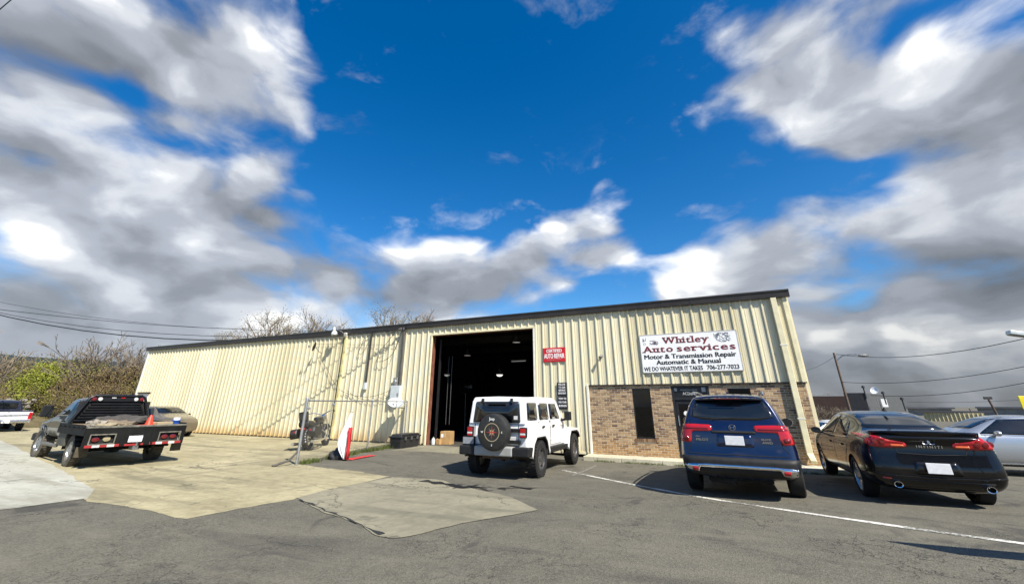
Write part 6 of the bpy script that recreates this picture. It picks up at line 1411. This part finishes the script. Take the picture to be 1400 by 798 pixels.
a = far(1202, 545, 96); q = far(1209, 556, 96); m = MB(); m.box(a.x, a.y-.6, q.z, a.x+.75, a.y-.5, a.z); m.build('white_panel', WHITEV, bd)
q = far(1196, 534, 84); dish('roof_dish', 'white satellite dish on the parapet of the dark street building', (q.x, q.y, q.z), (-.5, -.7, .5), .55, WHITEV, 1, [(0, .3, -.6), (0, .3, -1.8)])
for px, py in ((1180, 529), (1207, 537), (1233, 545)):
    q = far(px, py, 86); m = MB(); m.tube([(q.x, q.y, q.z-1.6), (q.x, q.y, q.z)], .09, 8); m.lathe([(.0, 0), (.22, .05), (.2, .3), (0, .42)], 12, Matrix.Translation((q.x, q.y, q.z-.15))); o = m.build('roof_vent', BLKB, bd, 40)
tnb = thing('beige_shed', 'beige steel shed with dark flat roof edge down the street', 'building', (0, 0, 0))
a, b = facade(1262, 1345, 565, 95); slabwall('wall', a, b, a.z+.15, BEIGE, tnb); slabwall('roof_edge', a+Vector((-1, -.12, 0)), b+Vector((1, -.12, 0)), a.z+.42, pm('dark_edge', (.07, .07, .075), .6), tnb, a.z+.15, 2.0)
for i in range(14):
    q = a.lerp(b, (i+.5)/14); m = MB(); m.box(q.x-.06, q.y-.09, -1, q.x+.06, q.y-.01, a.z+.14); m.build('rib', BEIGE, tnb)
WOODP = pm('pole_wood', (.12, .085, .062), .9, 0, .25, 4, .3)
q = far(1140, 482, 74); g0 = far(1161, 560, 74); up_ = thing('utility_pole', 'leaning wooden utility pole with a curved street-lamp arm', 'pole', (q.x, q.y, -.5))
m = MB(); m.tube([(0, 0, 0), (-.02, 0, q.z+.5)], [.17, .12], 10); m.build('pole', WOODP, up_, 40)
e = far(1178, 486, 74)-Vector((q.x, q.y, -.5)); m = MB(); m.tube([(0, 0, q.z-.6), (.8, -.1, q.z+.05), (e.x*.6, e.y*.6, e.z+.25), (e.x, e.y, e.z+.15)], .075, 8); m.build('lamp_arm', GALV, up_, 40)
m = MB(); m.lathe([(0, -.1), (.16, -.06), (.2, .02), (.1, .12), (0, .13)], 12, Matrix.Translation((e.x+.2, e.y, e.z)) @ Matrix.Scale(3.2, 4, (1, 0, 0)) @ Matrix.Scale(1.4, 4, (0, 0, 1))); m.build('lamp_head', LAMPG, up_, 40)
q = far(1350, 543, 110); p2 = thing('far_pole', 'short dark pole standing beyond the beige shed', 'pole', (q.x, q.y, -1)); m = MB(); m.tube([(.5, 0, 0), (0, 0, q.z+1)], .16, 8); m.build('shaft', WOODP, p2, 40); m = MB(); m.box(-.5, -.15, q.z+.7, .5, .15, q.z+1.1); m.build('head', BLKB, p2)
q = far(1325, 558, 130); p3 = thing('far_pole', 'slim far pole seen past the shed roof', 'pole', (q.x, q.y, -1)); m = MB(); m.tube([(.4, 0, 0), (0, 0, q.z+1)], .1, 6); m.build('shaft', WOODP, p3, 40)
# twin flood light on a tall pole whose shaft stands outside the frame
q = far(1385, 458, 46); tw = thing('twin_lot_light', 'tall lot light with two pale box heads', 'lamp', (q.x+2.0, q.y-.4, -.2))
m = MB(); m.tube([(0, 0, 0), (0, 0, q.z-.2)], [.11, .08], 10); m.build('pole', GALV, tw, 40)
for k_, (dx, dz) in enumerate(((-2.0, .2), (-.45, .22), (1.6, .2))):
    m = MB(); m.tube([(0, 0, q.z-.25), (dx*.5, 0, q.z-.55), (dx*.75, 0, q.z-.5), (dx*.85, 0, q.z-.1)], .05, 8); m.build('arm', GALV, tw, 40)
    m = MB(); m.box(-.62, -.3, -.14, .62, .3, .14, Matrix.Translation((dx*.9, 0, q.z+dz)) @ Matrix.Rotation(radians(14), 4, 'Y')); m.build('lamp_head', PALEM, tw, bevel=.05)
    m = MB(); m.box(-.55, -.25, -.17, .55, .25, -.13, Matrix.Translation((dx*.9, 0, q.z+dz)) @ Matrix.Rotation(radians(14), 4, 'Y')); m.build('lens', LAMPG, tw)
q = far(1391, 541, 62); q2 = far(1397, 559, 62); ys = thing('yellow_sign', 'bright yellow roadside sign at the street edge', 'sign', (q.x, q.y, -.5))
m = MB(); m.box(0, -.06, q2.z+.5, 3.2, .06, q.z+.5); m.build('board', pm('yellow_enamel', (.75, .62, .02), .5, 0, .06, 3), ys, bevel=.03); m = MB(); m.tube([(1.6, 0, 0), (1.6, 0, q2.z+.6)], .08, 8); m.build('post', GALV, ys, 40); letters('lettering', 'TA', .8, INK, ys, (1.3, -.065, (q.z+q2.z)/2+.5), SR, .02)
HEDGE = thick(1118, 552, 60, 'hedge', 'leafless hedge of pale stems before the dark brick wing', seed=41, depth=4, stems=9, spread=.7, up=.05, nm='bare_hedge', cat='hedge', h=3.2, grp='hedges on the street side', tw=TWIG2)
for px in (1135, 1150, 1105): thick(px, 554, 61, 'hedge', 'leafless hedge of pale stems before the dark brick wing', seed=41, nm='bare_hedge', cat='hedge', h=3.2, grp='hedges on the street side')
for px, py in ((1128, 536), (1112, 538), (1098, 536)): thick(px, py, 120, 'roof_a', 'small bare tree far behind the dark brick wing', seed=21, h=10.0, grp='far bare trees behind the street building')
RF = pm('low_roof_grey', (.13, .13, .135), .6, 0, .15, .5); WL_ = pm('low_wall_pale', (.24, .23, .21), .8, 0, .15, .5)
for nm_lab, x0, x1, yt, D_ in (('long low grey-roofed shed far down the street', 1240, 1300, 557, 150), ('pale low shed beyond the beige one', 1335, 1420, 556.5, 170), ('low dark shed at the far end of the street', 1400, 1500, 555, 140)):
    t_ = thing('far_shed', nm_lab, 'building', (0, 0, 0)); a, b = facade(x0, x1, yt, D_); slabwall('wall', a, b, a.z-.25, WL_, t_, -1.5, 8.0); slabwall('roof', a+Vector((-.5, -.6, 0)), b+Vector((.5, -.6, 0)), a.z+.15, RF, t_, a.z-.25, 9.0)
# overhead wires
def wire(label, a, b, sag, r_): return cable('overhead_wire', label, [a, b], r_, sag, 'wire', BLACK)
G_ = 'wires over the yard'
def span(x0, y0, d0, x1, y1, d1, sag, r_, label): return wire(label, far(x0, y0, d0), far(x1, y1, d1), sag, r_)
wire('thick service wire sagging from the mast head across the long wall', (-11.75, -.32, 4.74), (-38, -9.5, 7.4), 1.4, .026); wire('thin service wire above the thick one over the long wall', (-11.7, -.30, 4.80), (-38, -9.7, 7.8), .95, .009)
wire('telephone wire from the dark conduit out over the yard', (-13.35, -.16, 4.78), (-38, -9.2, 7.2), 1.0, .014)
span(-120, 408, 44, 345, 449, 70, .5, .020, 'slack wire running behind the workshop roof')
span(-60, 64, 26, 60, -38, 24, .0, .020, 'wire crossing the top corner of the sky')
span(1143, 484, 74, 1480, 442, 50, 1.2, .030, 'topmost street wire leaving the leaning pole'); span(1150, 522, 74, 1500, 478, 60, 1.0, .028, 'middle street wire sagging over the lot'); span(1190, 540, 84, 1500, 500, 70, 1.0, .03, 'lower street wire above the grey parapet')
span(1082, 508, 95, 1141, 487, 74, .6, .022, 'wire from the pole towards the workshop corner'); span(1240, 549, 110, 1480, 540, 100, .4, .02, 'faint far street wire near the horizon')
# ================================================================== grass along kerb and fence
GR_ = leafmat('weed_grass', (.035, .055, .012), (.13, .15, .035))
def tufts(name, spots, hh, label):
    mb_ = MB(); rg = random.Random(len(spots))
    for (x, y, z, n_) in spots:
        for i in range(n_):
            a = rg.uniform(0, 6.28); s_ = rg.uniform(.4, 1.0)*hh; dx, dy = cos(a)*s_*.6, sin(a)*s_*.6; ox, oy = rg.gauss(0, .05), rg.gauss(0, .05); w_ = .006
            mb_.add([(x+ox-sin(a)*w_, y+oy+cos(a)*w_, z), (x+ox+sin(a)*w_, y+oy-cos(a)*w_, z), (x+ox+dx, y+oy+dy, z+s_)], [(0, 1, 2)])
    o = mb_.build(name, GR_); return tag(o, label, 'grass', kind='stuff')
rg = random.Random(2); sp_ = []
for i in range(420):
    x = rg.uniform(-2.6, 4.4); y = -.86-abs(rg.gauss(0, .03)); k_ = noise.noise(Vector((x*1.3, 5, 0)))
    if k_ > -.2 and not (.9 < x < 2.2 and rg.random() < .5): sp_.append((x, y, H(x, y), 7))
tufts('kerb_grass', sp_, .075, 'weedy grass strip along the kerb of the front walk')
sp_ = []
for i in range(330):
    f = rg.uniform(.02, .98); p = FA.lerp(FE, f); k_ = noise.noise(Vector((f*9, 1, 0)))
    if k_ > -.15: sp_.append((p.x+rg.gauss(.08, .09), p.y+rg.gauss(0, .06), 0, 12))
tufts('fence_grass', sp_, .16, 'green weeds growing along the foot of the fence')
